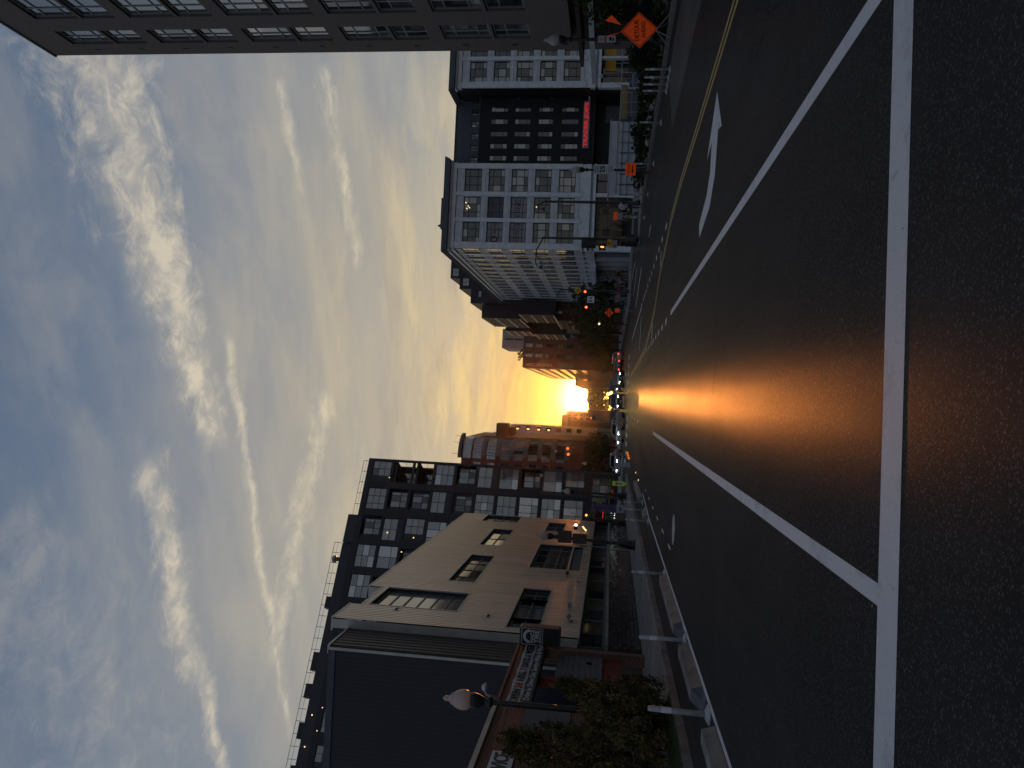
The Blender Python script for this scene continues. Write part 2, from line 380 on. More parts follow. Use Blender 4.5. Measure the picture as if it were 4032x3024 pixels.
mat('lit_warm', (.5,.45,.3), .6, .2, 2, emit=(1,.88,.58), est=.34)
mat('lit_white', (.8,.8,.75), .5, .05, 2, emit=(1,1,.93), est=2.5)
mat('lit_yellow', (.8,.6,.3), .5, .05, 2, emit=(1,.70,.32), est=1.6)
mat('lit_red', (.6,.05,.03), .5, .05, 2, emit=(1,.10,.03), est=5.0)
mat('lit_orange', (.6,.2,.03), .5, .05, 2, emit=(1,.32,.05), est=3.0)
mat('headlight', (.9,.9,.9), .3, .02, 2, emit=(.95,1,.95), est=14.0)
mat('taillight', (.5,.03,.02), .3, .05, 2, emit=(1,.06,.03), est=3.0)
mat('shelter_white', (.50,.52,.58), .6, .08, 2)
mat('sign_yellow_dull', (.30,.22,.08), .6, .12, 3)
mat('sign_lime_dull', (.16,.22,.03), .6, .2, 4)
mat('tar', (.02,.019,.018), .5, .2, 6)
mat('litter', (.30,.24,.15), .7, .4, 9)
mat('window_film', (.30,.26,.29), .35, .12, 2)
mat('blue_blind', (.10,.13,.22), .25, .12, .5, ior=1.8)
mat('sign_board_grey', (.30,.31,.35), .6, .1, 2)
mat('glass_mirror', (.02,.02,.022), .07, .2, .8, ior=2.4, rand=.3)
mat('clear_glass', (.02,.02,.02), .04, .1, 1, ior=1.45, trans=1.0)
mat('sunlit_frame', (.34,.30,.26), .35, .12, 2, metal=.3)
mat('marker_orange', (.7,.22,.04), .5, .05, 2, emit=(1,.32,.05), est=.5)  # emission stands in for low sun caught by the kerb reflectors
road_mat('asphalt', (.043,.039,.038))
road_mat('asphalt_old', (.058,.055,.053))
road_mat('concrete_lane', (.115,.112,.108))
road_mat('patch_red', (.085,.060,.052))
paint_mat('paint_white', (.72,.72,.74), .42); paint_mat('paint_yellow', (.55,.35,.09), .3)
brick_mat('brick_brown', (.150,.122,.100), (.105,.086,.074), (.22,.20,.18))
brick_mat('brick_red', (.20,.065,.038), (.145,.045,.028), (.20,.15,.12), .21, .07)
A = MAT

# ---------------------------------------------------------------- walls, windows, lettering
def wall_holes(mb, x0, x1, z0, z1, holes, depth=.2, prof=None, step=None, y=0.0, mi=0, rmi=None):
    """wall in the x,z plane facing -y with rectangular openings and their reveals; prof(x) lifts ribs"""
    xs = {x0, x1}
    for h in holes: xs |= {max(x0, h[0]), min(x1, h[1])}
    if step: xs |= set(step)
    xs = sorted(x for x in xs if x0 <= x <= x1)
    prof = prof or (lambda x: 0.0); rmi = mi if rmi is None else rmi
    for a, b in zip(xs, xs[1:]):
        if b-a < 1e-6: continue
        c = (a+b)/2; cuts = sorted((h[2], h[3]) for h in holes if h[0]-1e-6 <= c <= h[1]+1e-6); z = z0
        ya, yb = y-prof(a+1e-5), y-prof(b-1e-5)
        for lo, hi in cuts+[(z1, z1)]:
            if lo-z > 1e-6: mb.quad((a,ya,z), (b,yb,z), (b,yb,lo), (a,ya,lo), mi)
            z = max(z, hi)
    for a, b, lo, hi in [h[:4] for h in holes]:
        d = y+depth; f = y
        mb.quad((a,f,lo), (a,f,hi), (a,d,hi), (a,d,lo), rmi); mb.quad((b,f,hi), (b,f,lo), (b,d,lo), (b,d,hi), rmi)
        mb.quad((a,f,lo), (a,d,lo), (b,d,lo), (b,f,lo), rmi); mb.quad((a,f,hi), (b,f,hi), (b,d,hi), (a,d,hi), rmi)
_cache = {}
def cached(key, fn):
    if key not in _cache: _cache[key] = fn()
    return _cache[key]
def window(parent, loc, w, h, cols, rows, frame='dark_frame', glass=('glass_dark',), ft=.06, mt=.05, dep=.08, rz=0.0, name='window', tilt=.004, weights=None, rnd=random):
    """a window whose lower left corner is loc: frame mesh and one pane per light. cols / rows are relative widths / heights"""
    def split(tot, parts, t):
        s = sum(parts); u = tot-2*ft-(len(parts)-1)*t; x = ft; out = []
        for p in parts: out.append((x, x+u*p/s)); x += u*p/s+t
        return out
    cs, rs = split(w, cols, mt), split(h, rows, mt)
    def fr():
        m = MB(); m.box(0,0,0,ft,dep,h); m.box(w-ft,0,0,w,dep,h); m.box(ft,0,0,w-ft,dep,ft); m.box(ft,0,h-ft,w-ft,dep,h)
        for (a,b),(c,d) in zip(cs, cs[1:]): m.box(b,.012,ft,c,dep-.005,h-ft)
        for (a,b),(c,d) in zip(rs, rs[1:]):
            for p, q in cs: m.box(p,.012,b,q,dep-.005,c)
        return m.mesh('window_frame', A[frame])
    o = obj(name, cached(('w',round(w,3),round(h,3),tuple(cols),tuple(rows),frame,ft,mt), fr), parent, loc, (0,0,rz))
    for a, b in cs:
        for c, d in rs:
            g = rnd.choices(glass, weights)[0] if isinstance(glass, (list, tuple)) else glass
            me = cached(('p',round(b-a,3),round(d-c,3),g), lambda: MB().box(-(b-a)/2,0,-(d-c)/2,(b-a)/2,.012,(d-c)/2).mesh('pane', A[g]))
            obj('pane', me, o, ((a+b)/2, dep*.55, (c+d)/2), (rnd.uniform(-tilt,tilt), 0, rnd.uniform(-tilt,tilt)))
    return o
def text_mesh(txt, w, h, ext=.004, sp=1.0, mname='sign_black', bold=0.0):
    """lettering fitted to w x h, centred, standing in the x,z plane and facing -y"""
    cu = bpy.data.curves.new('lettering', 'FONT'); cu.body = txt; cu.size = 1; cu.extrude = .01; cu.space_character = sp
    cu.align_x = 'CENTER'; cu.offset = bold; cu.resolution_u = 3; cu.space_line = .85
    to = bpy.data.objects.new('lettering', cu); COL.objects.link(to)
    dg = bpy.context.evaluated_depsgraph_get(); dg.update(); me = bpy.data.meshes.new_from_object(to.evaluated_get(dg))
    bpy.data.objects.remove(to); bpy.data.curves.remove(cu)
    xs = [v.co.x for v in me.vertices]; ys = [v.co.y for v in me.vertices]
    cx, cy = (min(xs)+max(xs))/2, (min(ys)+max(ys))/2; sx, sy = w/(max(xs)-min(xs)), h/(max(ys)-min(ys))
    for v in me.vertices:
        x, y, z = v.co; v.co = ((x-cx)*sx, -z/.01*ext, (y-cy)*sy)
    me.materials.clear(); me.materials.append(A[mname]); me.name = 'lettering'; return me
def letters(parent, txt, loc, w, h, m='sign_black', rot=(0,0,0), ext=.006, sp=1.0, bold=0.0, name='lettering'):
    return obj(name, text_mesh(txt, w, h, ext, sp, m, bold), parent, loc, rot)

# ---------------------------------------------------------------- leaves
def leaf_cloud(mb, n, fn, size, rnd, slim=.5, mi=0):
    """n leaf-sized faces at the points (and outward directions) given by fn()"""
    for _ in range(n):
        p, d = fn(); s = size*rnd.uniform(.6, 1.4)
        d = (Vector(d)+Vector((rnd.gauss(0,.5), rnd.gauss(0,.5), rnd.gauss(0,.5)))).normalized()
        e = d.cross(Vector((rnd.gauss(0,1), rnd.gauss(0,1), rnd.gauss(0,1)))).normalized()*s*slim
        p = Vector(p); q = p+d*s
        mb.add([p-e*.35, p+d*s*.5-e, q, p+d*s*.5+e], [(0,1,2,3)], mi)
def rand_dir(rnd):
    while True:
        v = Vector((rnd.uniform(-1,1), rnd.uniform(-1,1), rnd.uniform(-1,1)))
        if .05 < v.length < 1: return v.normalized()
def tree(name, label, cat, loc, crown, trunk_h, trunk_r, leaf='leaf_mid', n=2500, size=.25, seed=1, group=None, cone=False):
    """crown: list of (x,y,z,rx,ry,rz) lobes relative to the base"""
    rnd = random.Random(seed); t = thing(name, label, cat, loc, 0, group)
    tk = MB(); top = max(c[2] for c in crown)
    tk.tube([(0,0,0), (rnd.uniform(-.05,.05), rnd.uniform(-.05,.05), trunk_h*.5), (0,0,trunk_h), (0,0,top)], [trunk_r*1.25, trunk_r, trunk_r*.8, trunk_r*.25], 8)
    for c in crown[:7]:
        a = Vector((0,0,trunk_h*rnd.uniform(.75,1.1))); b = Vector(c[:3]); tk.tube([a, a.lerp(b,.5)+Vector((0,0,.1)), b], [trunk_r*.5, trunk_r*.3, trunk_r*.12], 6)
    part('trunk', tk, A['bark'], t, smooth=True)
    tot = sum(c[3]*c[4]*c[5] for c in crown); cb = MB()
    for c in crown:
        k = max(20, int(n*c[3]*c[4]*c[5]/tot)); clumps = [(rand_dir(rnd), rnd.uniform(.45, 1.05)) for _ in range(max(6, k//22))]
        def fn():
            cd, cr = rnd.choice(clumps); v = cd*cr+rand_dir(rnd)*rnd.uniform(0,.30)
            return (c[0]+v.x*c[3], c[1]+v.y*c[4], c[2]+v.z*c[5]), (cd.x, cd.y, cd.z+.2)
        leaf_cloud(cb, k, fn, size, rnd)
    part('crown', cb, A[leaf], t); return t
# ================================================================= the setting
def sheet(name, poly, z, m, parent=None, kind='structure'):
    mb = MB(); mb.add([(x,y,z) for x,y in poly], [tuple(range(len(poly)))]); return part(name, mb, A[m], parent, kind=kind)
sheet('ground', [(-2500,-1500),(2500,-1500),(2500,3500),(-2500,3500)], -.02, 'concrete_dark')
road = sheet('road', [(-5.9,4.4),(-60,4.4),(-60,-60),(60,-60),(60,4.4),(13.6,4.4),(13.6,60),(80,60),(80,85),(11,85),(11,1990),(-5.9,1990),(-5.9,86),(-70,86),(-70,66),(-5.9,66)], 0.0, 'asphalt')
sheet('shoulder_lane', [(9.07,9),(12.45,9),(12.45,29.2),(9.07,25.9)], .001, 'concrete_lane', road, None)
sheet('paved_patch', [(-1.27,57.6),(-3.95,51.4),(-3.95,39.0),(-1.22,43.1)], .001, 'patch_red', road, None)
# painted markings: each a flat piece of the road
def marking(poly, m='paint_white', z=.0015, name='road_marking'):
    me = MB(); me.add([(x,y,z) for x,y in poly], [tuple(range(len(poly)))]); return part(name, me, A[m], road)
def line(a, b, w, m='paint_white', z=.0015, name='lane_line'):
    ax, ay = a; bx, by = b; L = math.hypot(bx-ax, by-ay); nx, ny = -(by-ay)/L*w/2, (bx-ax)/L*w/2
    k = max(1, int(L/4)); rn = random.Random(int(ax*100+ay*10)); mb = MB(); vs = []
    for i in range(k+1):                                     # slightly uneven edges
        f = i/k; j = rn.uniform(-.006,.006)
        vs += [(ax+(bx-ax)*f+nx*(1+j), ay+(by-ay)*f+ny, z), (ax+(bx-ax)*f-nx*(1+j), ay+(by-ay)*f-ny, z)]
    mb.add(vs, [(2*i+1, 2*i, 2*i+2, 2*i+3) for i in range(k)]); return part(name, mb, A[m], road)
line((-1.055,4.80), (-1.075,29.55), .13); line((2.72,4.92), (2.67,22.95), .15)
line((-4.9,4.53), (9.9,4.98), .32, name='stop_line', z=.0022)
line((-4.28,4.6), (-4.32,29.0), .10); line((-4.32,29.0), (-4.1,36), .10)
for y0, y1 in ((24.5,25.1),(26.4,27.0),(28.4,28.95),(30.2,30.75),(32.2,32.7),(33.85,34.3),(35.9,36.3),(37.9,38.3)): line((2.64,y0), (2.60,y1), .2, name='dash')
for y0, y1 in ((26.5,27.2),(28.6,29.2),(30.6,31.1),(32.3,32.9),(34.3,34.9),(36.2,36.7),(38.0,38.7),(40.1,40.7),(42.0,42.6),(43.9,44.6),(45.4,46.2),(47.9,48.8)): line((6.1,y0), (6.08,y1), .18, name='dash')
for y0 in (46,52,58,64): line((-1.07,y0), (-1.07,y0+1.6), .16, name='dash')
yl = [(6.22,4.9),(6.15,12),(6.05,17),(6.02,21.2),(5.79,24.4),(5.31,27),(5.06,28.9),(4.45,30.8),(3.84,32.5),(3.42,35.2),(2.74,40.5),(2.58,51.8),(2.45,70)]
for off in (-.10, .10):
    mb = MB(); vs = []
    for i, (x, y) in enumerate(yl):
        p, q = yl[max(0,i-1)], yl[min(len(yl)-1,i+1)]; L = math.hypot(q[0]-p[0], q[1]-p[1]); nx, ny = (q[1]-p[1])/L, -(q[0]-p[0])/L
        vs += [(x+nx*(off+.05), y+ny*(off+.05), .0015), (x+nx*(off-.05), y+ny*(off-.05), .0015)]
    mb.add(vs, [(2*i+1, 2*i+3, 2*i+2, 2*i) for i in range(len(yl)-1)]); part('yellow_line', mb, A['paint_yellow'], road)
line((5.95,48.3), (5.76,70.7), .14); line((5.4,48.1), (3.38,49.1), .4, name='stop_line')
line((3.43,33.5), (2.8,33.9), .3); line((5.73,29.25), (5.2,29.4), .3)
line((9.1,52.2), (7.65,62.6), .22); line((11.2,64.5), (9.95,72.6), .22); line((12.98,71.7), (12.94,81.5), .22); line((9.1,39.8), (8.95,41.8), .15)
for i in range(6): marking([(-1.2-i*.85,74.0+i*.05),(-1.65-i*.85,74.0+i*.05),(-1.65-i*.85,77.5+i*.05),(-1.2-i*.85,77.5+i*.05)], name='crossing_bar')
for i in range(5): marking([(1.0+i*.85,78.2),(1.45+i*.85,78.2),(1.45+i*.85,81),(1.0+i*.85,81)], name='crossing_bar')
# turn arrow painted on the opposite lane, pointing to the right of the frame
marking([(5.52,13.78),(4.62,12.96),(4.72,13.42),(4.0,13.62),(3.60,14.2),(3.36,15.75),(3.66,15.9),(3.95,14.75),(4.25,14.35),(4.80,14.28),(4.66,14.98)], name='turn_arrow')
# a sawn transverse joint and a long tar seam
line((-4.25,17.75), (1.9,17.35), .018, 'sign_black', .0012, 'road_seam'); line((-2.5,22.4), (2.5,22.9), .015, 'sign_black', .0012, 'road_seam')
rq = random.Random(9); lt = MB()
for _ in range(70):
    x, y = rq.uniform(-4,8), 4+24*rq.random()**1.5; s_ = rq.uniform(.008,.028); a = rq.uniform(0,6.28); c, d = math.cos(a)*s_, math.sin(a)*s_
    lt.add([(x-c,y-d,.002),(x+d*.5,y-c*.5,.006),(x+c,y+d,.003),(x-d*.5,y+c*.5,.007)], [(0,1,2,3)])
part('leaf_litter', lt, A['litter'], kind='stuff')
# small bicycle-lane dashes at the left kerb
for i, y0 in enumerate((19.5,22.0,24.6,27.2,30.0,33.0)): line((-3.55-.02*i,y0), (-3.56-.02*i,y0+.75), .07, name='dash')
mh = MB(); mh.lathe([(.36,0),(.36,.012),(.30,.016)], 28); mhc = part('manhole_cover', mh, A['galvanised'], None, (-2.95,18.8,.0)); tag(mhc, 'round pale metal manhole cover in the left lane', 'manhole cover')
# pavements
def pavement(name, x0, x1, y0, y1, kx0, kx1, nx, dy, seed):
    """slabs laid one by one on a base, kerb stones along one side"""
    rnd = random.Random(seed)
    p = part(name, MB().box(x0, y0, -.02, x1, y1, .12), A['concrete_dark'], kind='structure')
    w = (x1-x0)/nx; k = int((y1-y0)/dy); me = MB().box(.008,.008,0,w-.008,dy-.008,.03).mesh('paving_slab', A['paving'])
    for i in range(nx):
        for j in range(k): obj('paving_slab', me, p, (x0+i*w, y0+j*dy, .119+rnd.uniform(-.002,.004)), (rnd.uniform(-.002,.002), rnd.uniform(-.002,.002), 0))
    km = MB().box(.0,.006,0,kx1-kx0,1.794,.155).mesh('kerb_stone', A['kerb_stone'])
    for j in range(int((y1-y0)/1.8)): obj('kerb_stone', km, p, (kx0, y0+j*1.8, rnd.uniform(-.006,.004)), (0,0,rnd.uniform(-.004,.004)))
    return p
pavement('pavement_left', -8.74, -6.12, 4.6, 66, -6.10, -5.90, 2, 1.5, 3)
pavement('pavement_right', 15.0, 17.0, 10, 56, 13.6, 13.82, 1, 1.5, 4)
part('planting_bed', MB().box(13.84,10,-.02,14.98,54,.13), A['dirt'], kind='structure')
pl = part('pavement_far_right', MB().box(11.2,85,-.02,60,800,.15), A['concrete'], kind='structure')
me = MB().box(0,.006,0,.2,1.99,.155).mesh('kerb_stone', A['kerb_stone'])
for j in range(30): obj('kerb_stone', me, pl, (11.0, 85+j*2, -.01))
pl = part('pavement_far_left', MB().box(-70,86,-.02,-6.1,800,.15), A['concrete'], kind='structure')
for j in range(30): obj('kerb_stone', me, pl, (-6.1, 86+j*2, -.01))
part('pavement_corner_right', MB().prism([(13.6,54),(12.9,55.6),(12.2,57.2),(12.0,59.3),(12.6,60.0),(80,60),(80,56),(17.0,56),(17.0,54)], -.02, .14), A['concrete'], kind='structure')
part('forecourt', MB().box(-30,4.6,-.02,-8.76,27.2,.13), A['concrete'], kind='structure')
part('plaza', MB().box(17.02,56.02,-.02,80,59.9,.125), A['concrete_dark'], kind='structure')
# grass verge beside the left kerb
gv = part('grass_verge', MB().prism([(-6.9,8),(-5.92,8),(-5.92,16.4),(-6.45,16.6),(-6.9,15)], .10, .165), A['dirt'], kind='structure')
rg = random.Random(5); gb = MB()
for _ in range(9000):
    x, y = rg.uniform(-6.88,-5.95), rg.uniform(8,16.4); h = rg.uniform(.03,.10); a = rg.uniform(0,6.28); dx, dy = math.cos(a)*.006, math.sin(a)*.006
    lx, ly = rg.uniform(-.03,.03), rg.uniform(-.03,.03); gb.add([(x-dx,y-dy,.16),(x+dx,y+dy,.16),(x+lx,y+ly,.16+h)], [(0,1,2)])
part('grass', gb, A['grass_blade'], kind='stuff')
# ================================================================= left side of the street
rl = random.Random(11)
def rib_profile(pitch, h, rnd=None, fl=.25):
    """trapezoid ribs; returns the profile function and its break points for a range"""
    def prof(x):
        f = (x/pitch) % 1.0
        if f < fl: return 0.0
        if f < fl+.12: return h*(f-fl)/.12
        if f < 1-.12: return h
        return h*(1-f)/.12
    def steps(a, b):
        out = []; k = int(a/pitch)-1
        while k*pitch < b+pitch:
            for f in (0, fl, fl+.12, .88): out.append(k*pitch+f*pitch)
            k += 1
        return [x for x in out if a < x < b]
    return prof, steps
# ---- the grey-brown corrugated metal building
G0 = 26.8
gh = thing('metal_clad_building', 'tan corrugated metal building with a glazed dark tile base and stepped parapet', 'building', (-8.8, G0, 0), R(90))
Y = lambda y: y-G0
prof, steps = rib_profile(.22, .05)
wins = [  # y0,y1,z0,z1,cols,rows
    (31.1,34.0,7.45,11.1,(1,),(1,1,1,1,1,1)), (36.1,42.4,7.6,8.85,(1,1,1,1),(1,1)), (45.4,51.2,7.65,8.95,(1,1),(1,1)),
    (54.1,57.0,7.78,10.27,(1,1),(1,1,1,1)), (51.6,55.3,4.4,5.6,(1,1,1),(1,1)), (40.2,46.9,3.48,5.45,(1,1,1.3),(1,1,1)),
    (29.5,35.8,3.95,5.2,(1,1,1.4),(1,.9))]
holes = [(Y(a),Y(b),c,d) for a,b,c,d,_,_ in wins]+[(Y(40.2),Y(46.7),2.86,3.46)]
for nm, a, b, z1 in (('facade_panel', 28.9, 31.0, 11.85), ('facade_panel', 31.0, 34.0, 11.37), ('facade_panel', 34.0, 57.2, 12.0)):
    mb = MB(); hs = [(max(h[0],Y(a)), min(h[1],Y(b)), h[2], h[3]) for h in holes if h[0] < Y(b)-.01 and h[1] > Y(a)+.01]
    wall_holes(mb, Y(a), Y(b), 2.45, z1, hs, .16, prof, steps(Y(a),Y(b)), 0, 0, 1)
    part(nm, mb, [A['cladding_tan'], A['dark_frame']], gh)
mb = MB()      # the body behind the skin, butting against its back
mb.box(Y(28.9), .17, 2.45, Y(57.2), 12, 3.4); mb.box(Y(28.9), .17, 5.7, Y(57.2), 12, 7.4); mb.box(Y(28.9), 1.2, 3.4, Y(57.2), 12, 5.7); mb.box(Y(28.9), 1.2, 7.4, Y(57.2), 12, 11.3); mb.box(Y(28.9), .45, .1, Y(57.2), 12, 2.45)
part('core', mb, A['shop_dark'], gh)
mb = MB()      # parapet caps, end returns and the steps between the three bays
for a, b, z1 in ((28.9,31.0,11.85),(31.0,34.0,11.37),(34.0,57.2,12.0)): mb.box(Y(a), -.06, z1, Y(b), .45, z1+.07)
mb.box(Y(28.86), 0, 2.45, Y(28.9), .34, 11.85); mb.box(Y(33.96), 0, 11.44, Y(34.0), .42, 12.0); mb.box(Y(31.0), 0, 11.44, Y(31.04), .42, 11.85)
mb.box(Y(57.2), 0, 2.45, Y(57.26), 12, 12.0); mb.box(Y(28.9), -.05, 2.40, Y(57.2), .16, 2.447)
part('parapet_cap', mb, A['coping_metal'], gh)
for a, b, c, d, cols, rows in wins:
    big = c > 7 and len(rows) == 6
    window(gh, (Y(a)+.02, .09, c+.02), b-a-.04, d-c-.04, cols, rows, 'teal_frame', ('glass_blind','glass_blue') if big else ('glass_dark','glass_warm','glass_blue'), .09, .07, .07, weights=(4,1) if big else (3,2,2), rnd=rl)
    fr = MB(); e = .07      # pale metal trim round the opening
    fr.box(Y(a)-e, -.06, d, Y(b)+e, .0, d+e); fr.box(Y(a)-e, -.06, c-e, Y(b)+e, .0, c); fr.box(Y(a)-e, -.06, c, Y(a), .0, d); fr.box(Y(b), -.06, c, Y(b)+e, .0, d)
    part('window_trim', fr, A['coping_metal'], gh)
part('teal_panel', MB().box(Y(40.2)+.02, .06, 2.88, Y(46.7)-.02, .12, 3.44), A['teal_frame'], gh)
# clerestory band under the cladding
for i in range(8):
    a = 28.9+i*3.54
    window(gh, (Y(a), .26, 1.46), 3.54, .98, (1,1), (1,), 'teal_frame', ('glass_dark','glass_warm','glass_blue'), .09, .06, .09, weights=(4,2,1), rnd=rl)
part('sill', MB().box(Y(28.3), -.04, 1.33, Y(57.2), .25, 1.45), A['concrete'], gh)
part('tile_backing', MB().box(Y(28.3), .03, .1, Y(57.2), .30, 1.33), A['tile_grout'], gh)
tl, th = .68, .166; tm = MB().box(.006,0,.005,tl-.006,.03,th-.005).mesh('tile', A['tile_glaze'])
for r_ in range(7):
    for c_ in range(42):
        x = Y(28.3)+c_*tl+(.34 if r_ % 2 else 0)
        if x+tl <= Y(57.2)+.01: obj('tile', tm, gh, (x, .002, .155+r_*th), (rl.gauss(0,.012), 0, rl.gauss(0,.014)))
# recessed brown return and the dark blue party wall that faces the camera
mb = MB(); p2, s2 = rib_profile(.3, .03); wall_holes(mb, Y(26.82), Y(28.86), 1.0, 11.15, [], .1, p2, s2(Y(26.82),Y(28.86)), .34, 0, 0); mb.box(Y(26.82), .45, .1, Y(28.86), 12, 11.1)
part('return_wall', mb, A['cladding_brown'], gh)
part('coping', MB().box(Y(26.75), .28, 11.15, Y(28.86), .6, 11.24), A['coping_metal'], gh)
p3, s3 = rib_profile(.15, .012, fl=.4); mb = MB(); wall_holes(mb, -14.0, 0, .1, 10.95, [], .1, p3, s3(-14.0,0))
sw = part('side_wall', mb, A['cladding_navy'], gh, (0,.40,0), (0,0,R(-90)))
mb = MB(); mb.box(-14.0, -.05, 10.95, -.05, .4, 11.2); part('side_coping', mb, A['slate_grey'], sw)
part('corner_trim', MB().box(-.06, -.06, 3.0, .03, .03, 11.15), A['coping_metal'], sw)
# things fixed to the facade
for y, z in ((30.77,6.05),(30.65,9.79),(30.95,2.75)):
    vt = thing('wall_vent', {6.05:'small louvred vent in the tan cladding above the projecting tyre sign', 9.79:'small louvred vent beside the tall six light window', 2.75:'dark louvred vent low on the tan cladding near its corner'}[z], 'vent', (-8.76, y, z), R(90), 'vents in the tan cladding')
    part('vent_frame', MB().box(-.2,-.02,-.13,.2,.02,-.10).box(-.2,-.02,.10,.2,.02,.13).box(-.2,-.02,-.1,-.17,.02,.1).box(.17,-.02,-.1,.2,.02,.1), A['coping_metal'], vt)
    for k in range(4): part('louvre', MB().box(-.17,-.015,-.09+k*.05,.17,.015,-.07+k*.05), A['shop_dark'], vt, rot=(.5,0,0))
for y, z, lab, em in ((53.06,3.58,'lit white flood light on the far end of the tan wall','lit_white'), (37.35,2.69,'pale tube light leaning out from the tan wall below the long window','globe'), (52.3,2.92,'lit tube light on the tan wall below the flood light','lit_yellow')):
    wl = thing('wall_light', lab, 'wall light', (-8.76,y,z), R(90))
    if em == 'lit_white': part('housing', MB().lathe([(.05,0),(.13,.03),(.16,.22),(.1,.27)],12), A['black_metal'], wl, (0,-.14,-.1), smooth=True); part('lens', MB().ball((0,0,0),.12,10,7), A[em], wl, (0,-.28,.05), smooth=True)
    else: part('tube', MB().tube([(-.1,-.12,-.02),(.25,-.30,.22)], .05, 8), A[em], wl); part('bracket', MB().box(.2,-.3,.1,.25,-.0,.16), A['grey_metal'], wl)
for y, z, lab in ((38.46,3.37,'dark wedge shaped light fitting on the tan wall beside the long window'), (32.52,2.94,'small box camera on the tan wall'), (30.88,2.91,'pale dome camera on a stub arm on the tan wall')):
    cm = thing('wall_camera', lab, 'camera', (-8.76,y,z), R(90)); part('arm', MB().tube([(0,.02,0),(0,-.18,.02)], .025, 6), A['grey_metal'], cm)
    part('body', MB().box(-.1,-.34,-.07,.1,-.16,.08) if 'dome' not in lab else MB().ball((0,-.24,.0),.10,10,6), A['sign_back' if 'dark' in lab else 'grey_metal'], cm)
# ---- low annex beyond it, red light in its window
an = thing('low_annex', 'single storey annex with a red neon line in its window', 'building', (-8.6, 57.3, 0), R(90))
mb = MB(); wall_holes(mb, 0, 8.4, .1, 2.72, [(.3,8.1,.85,2.5)], .2); mb.box(0,.9,.1,8.4,8,2.7); mb.box(-.02,-.08,2.72,8.42,8,2.84)
part('wall', mb, A['sign_back'], an)
for i in range(3): window(an, (.32+i*2.59,.12,.87), 2.57, 1.6, (1,1), (1,2), 'dark_frame', ('glass_warm','glass_dark'), rnd=rl)
part('neon_tube', MB().tube([(.6,-.03,1.86),(7.4,-.03,1.86)], .03, 8), A['neon_red'], an)
pp = thing('hanging_banner', 'blue purple cloth banner hung beside the annex', 'banner', (-8.1,60,0)); mb = MB()
for i in range(10):
    x0, x1 = -.30+i*.06, -.24+i*.06; mb.quad((x0,-.03*math.sin(i*1.3),.87),(x1,-.03*math.sin(i*1.3+1.3),.87),(x1,-.03*math.sin(i*1.3+1.3),2.62),(x0,-.03*math.sin(i*1.3),2.62))
part('cloth', mb, A['purple_cloth'], pp); part('top_bar', MB().tube([(-.34,0,2.64),(.34,0,2.64)],.025,6), A['grey_metal'], pp); part('stand', MB().box(-.03,.04,.1,.03,.08,2.64), A['grey_metal'], pp)
bd = thing('notice_board', 'pale notice board standing below the purple banner', 'notice board', (-8.05,59.6,.12)); part('board', MB().box(-.3,-.02,.15,.3,.02,.75), A['white_trim_dull'], bd); part('print', MB().box(-.15,-.024,.4,.12,-.0205,.5), A['sign_back'], bd)
for s_ in (-.25,.25): part('leg', MB().box(s_-.02,-.02,0,s_+.02,.02,.15), A['grey_metal'], bd)
# ---- tyre shop
T0 = 12.0
ts = thing('tyre_shop', 'red brick tyre shop with white coping and a half open roller door', 'building', (-8.3, T0, 0), R(90))
TY = lambda y: y-T0
mb = MB(); wall_holes(mb, TY(12), TY(26.2), .12, 4.28, [(TY(13.2),TY(16.4),.12,3.2),(TY(21.2),TY(25.95),.12,3.42)], .35); mb.box(TY(26.2),0,.12,TY(26.22),.4,4.28)
part('brick_wall', mb, A['brick_red'], ts)
part('interior', MB().box(TY(12.9),3,.1,TY(26.1),6,4.2), A['shop_dark'], ts)
part('coping', MB().box(TY(11.9),-.07,4.28,TY(20.7),.42,4.40), A['coping_metal'], ts)
part('coping_stone', MB().box(TY(20.7),-.05,4.28,TY(26.25),.4,4.36), A['brick_red'], ts)
part('wall_board', MB().box(TY(18.9),-.04,2.3,TY(20.9),-.005,3.5), A['shop_panel'], ts)
part('fascia', MB().box(TY(21.0),-.10,3.40,TY(25.95),-.012,3.68), A['sign_black'], ts)
letters(ts, 'Drive In. Drive Out. Service While U Wait', (TY(23.5),-.105,3.555), 4.7, .17, 'sign_white', ext=.004)
dr = part('roller_door', MB().box(TY(23.6),.172,1.52,TY(25.9),.18,2.96), A['shop_dark'], ts)
sl_ = MB().box(TY(23.6),0,0,TY(25.9),.05,.172).mesh('slat', A['shop_panel'])
for i in range(8): obj('slat', sl_, dr, (0,.12+.006*(i%2),1.52+i*.18)); part('porthole', MB().tube([(TY(25.2),.10,1.95),(TY(25.2),.13,1.95)],.09,12), A['shop_dark'], dr)
part('red_band', MB().box(TY(21.25),.2,.9,TY(25.9),.26,1.5), A['shop_red'], ts); part('door_post', MB().box(TY(23.3),.05,.12,TY(23.55),.3,3.42), A['shop_red'], ts)
bn = thing('shop_banner', 'long white cloth banner with black and red lettering above the roller door', 'banner', (-8.3, T0, 0), R(90)); mb = MB()
for i in range(24):
    a, b = TY(20.9)+i*.2125, TY(20.9)+(i+1)*.2125; f = lambda k: -.06-.015*math.sin(k*1.7); g = lambda k: .015*math.sin(k*1.1)
    mb.quad((a,f(i),3.70+g(i)),(b,f(i+1),3.70+g(i+1)),(b,f(i+1),4.07+g(i+1)),(a,f(i),4.07+g(i)))
part('cloth', mb, A['banner_white'], bn)
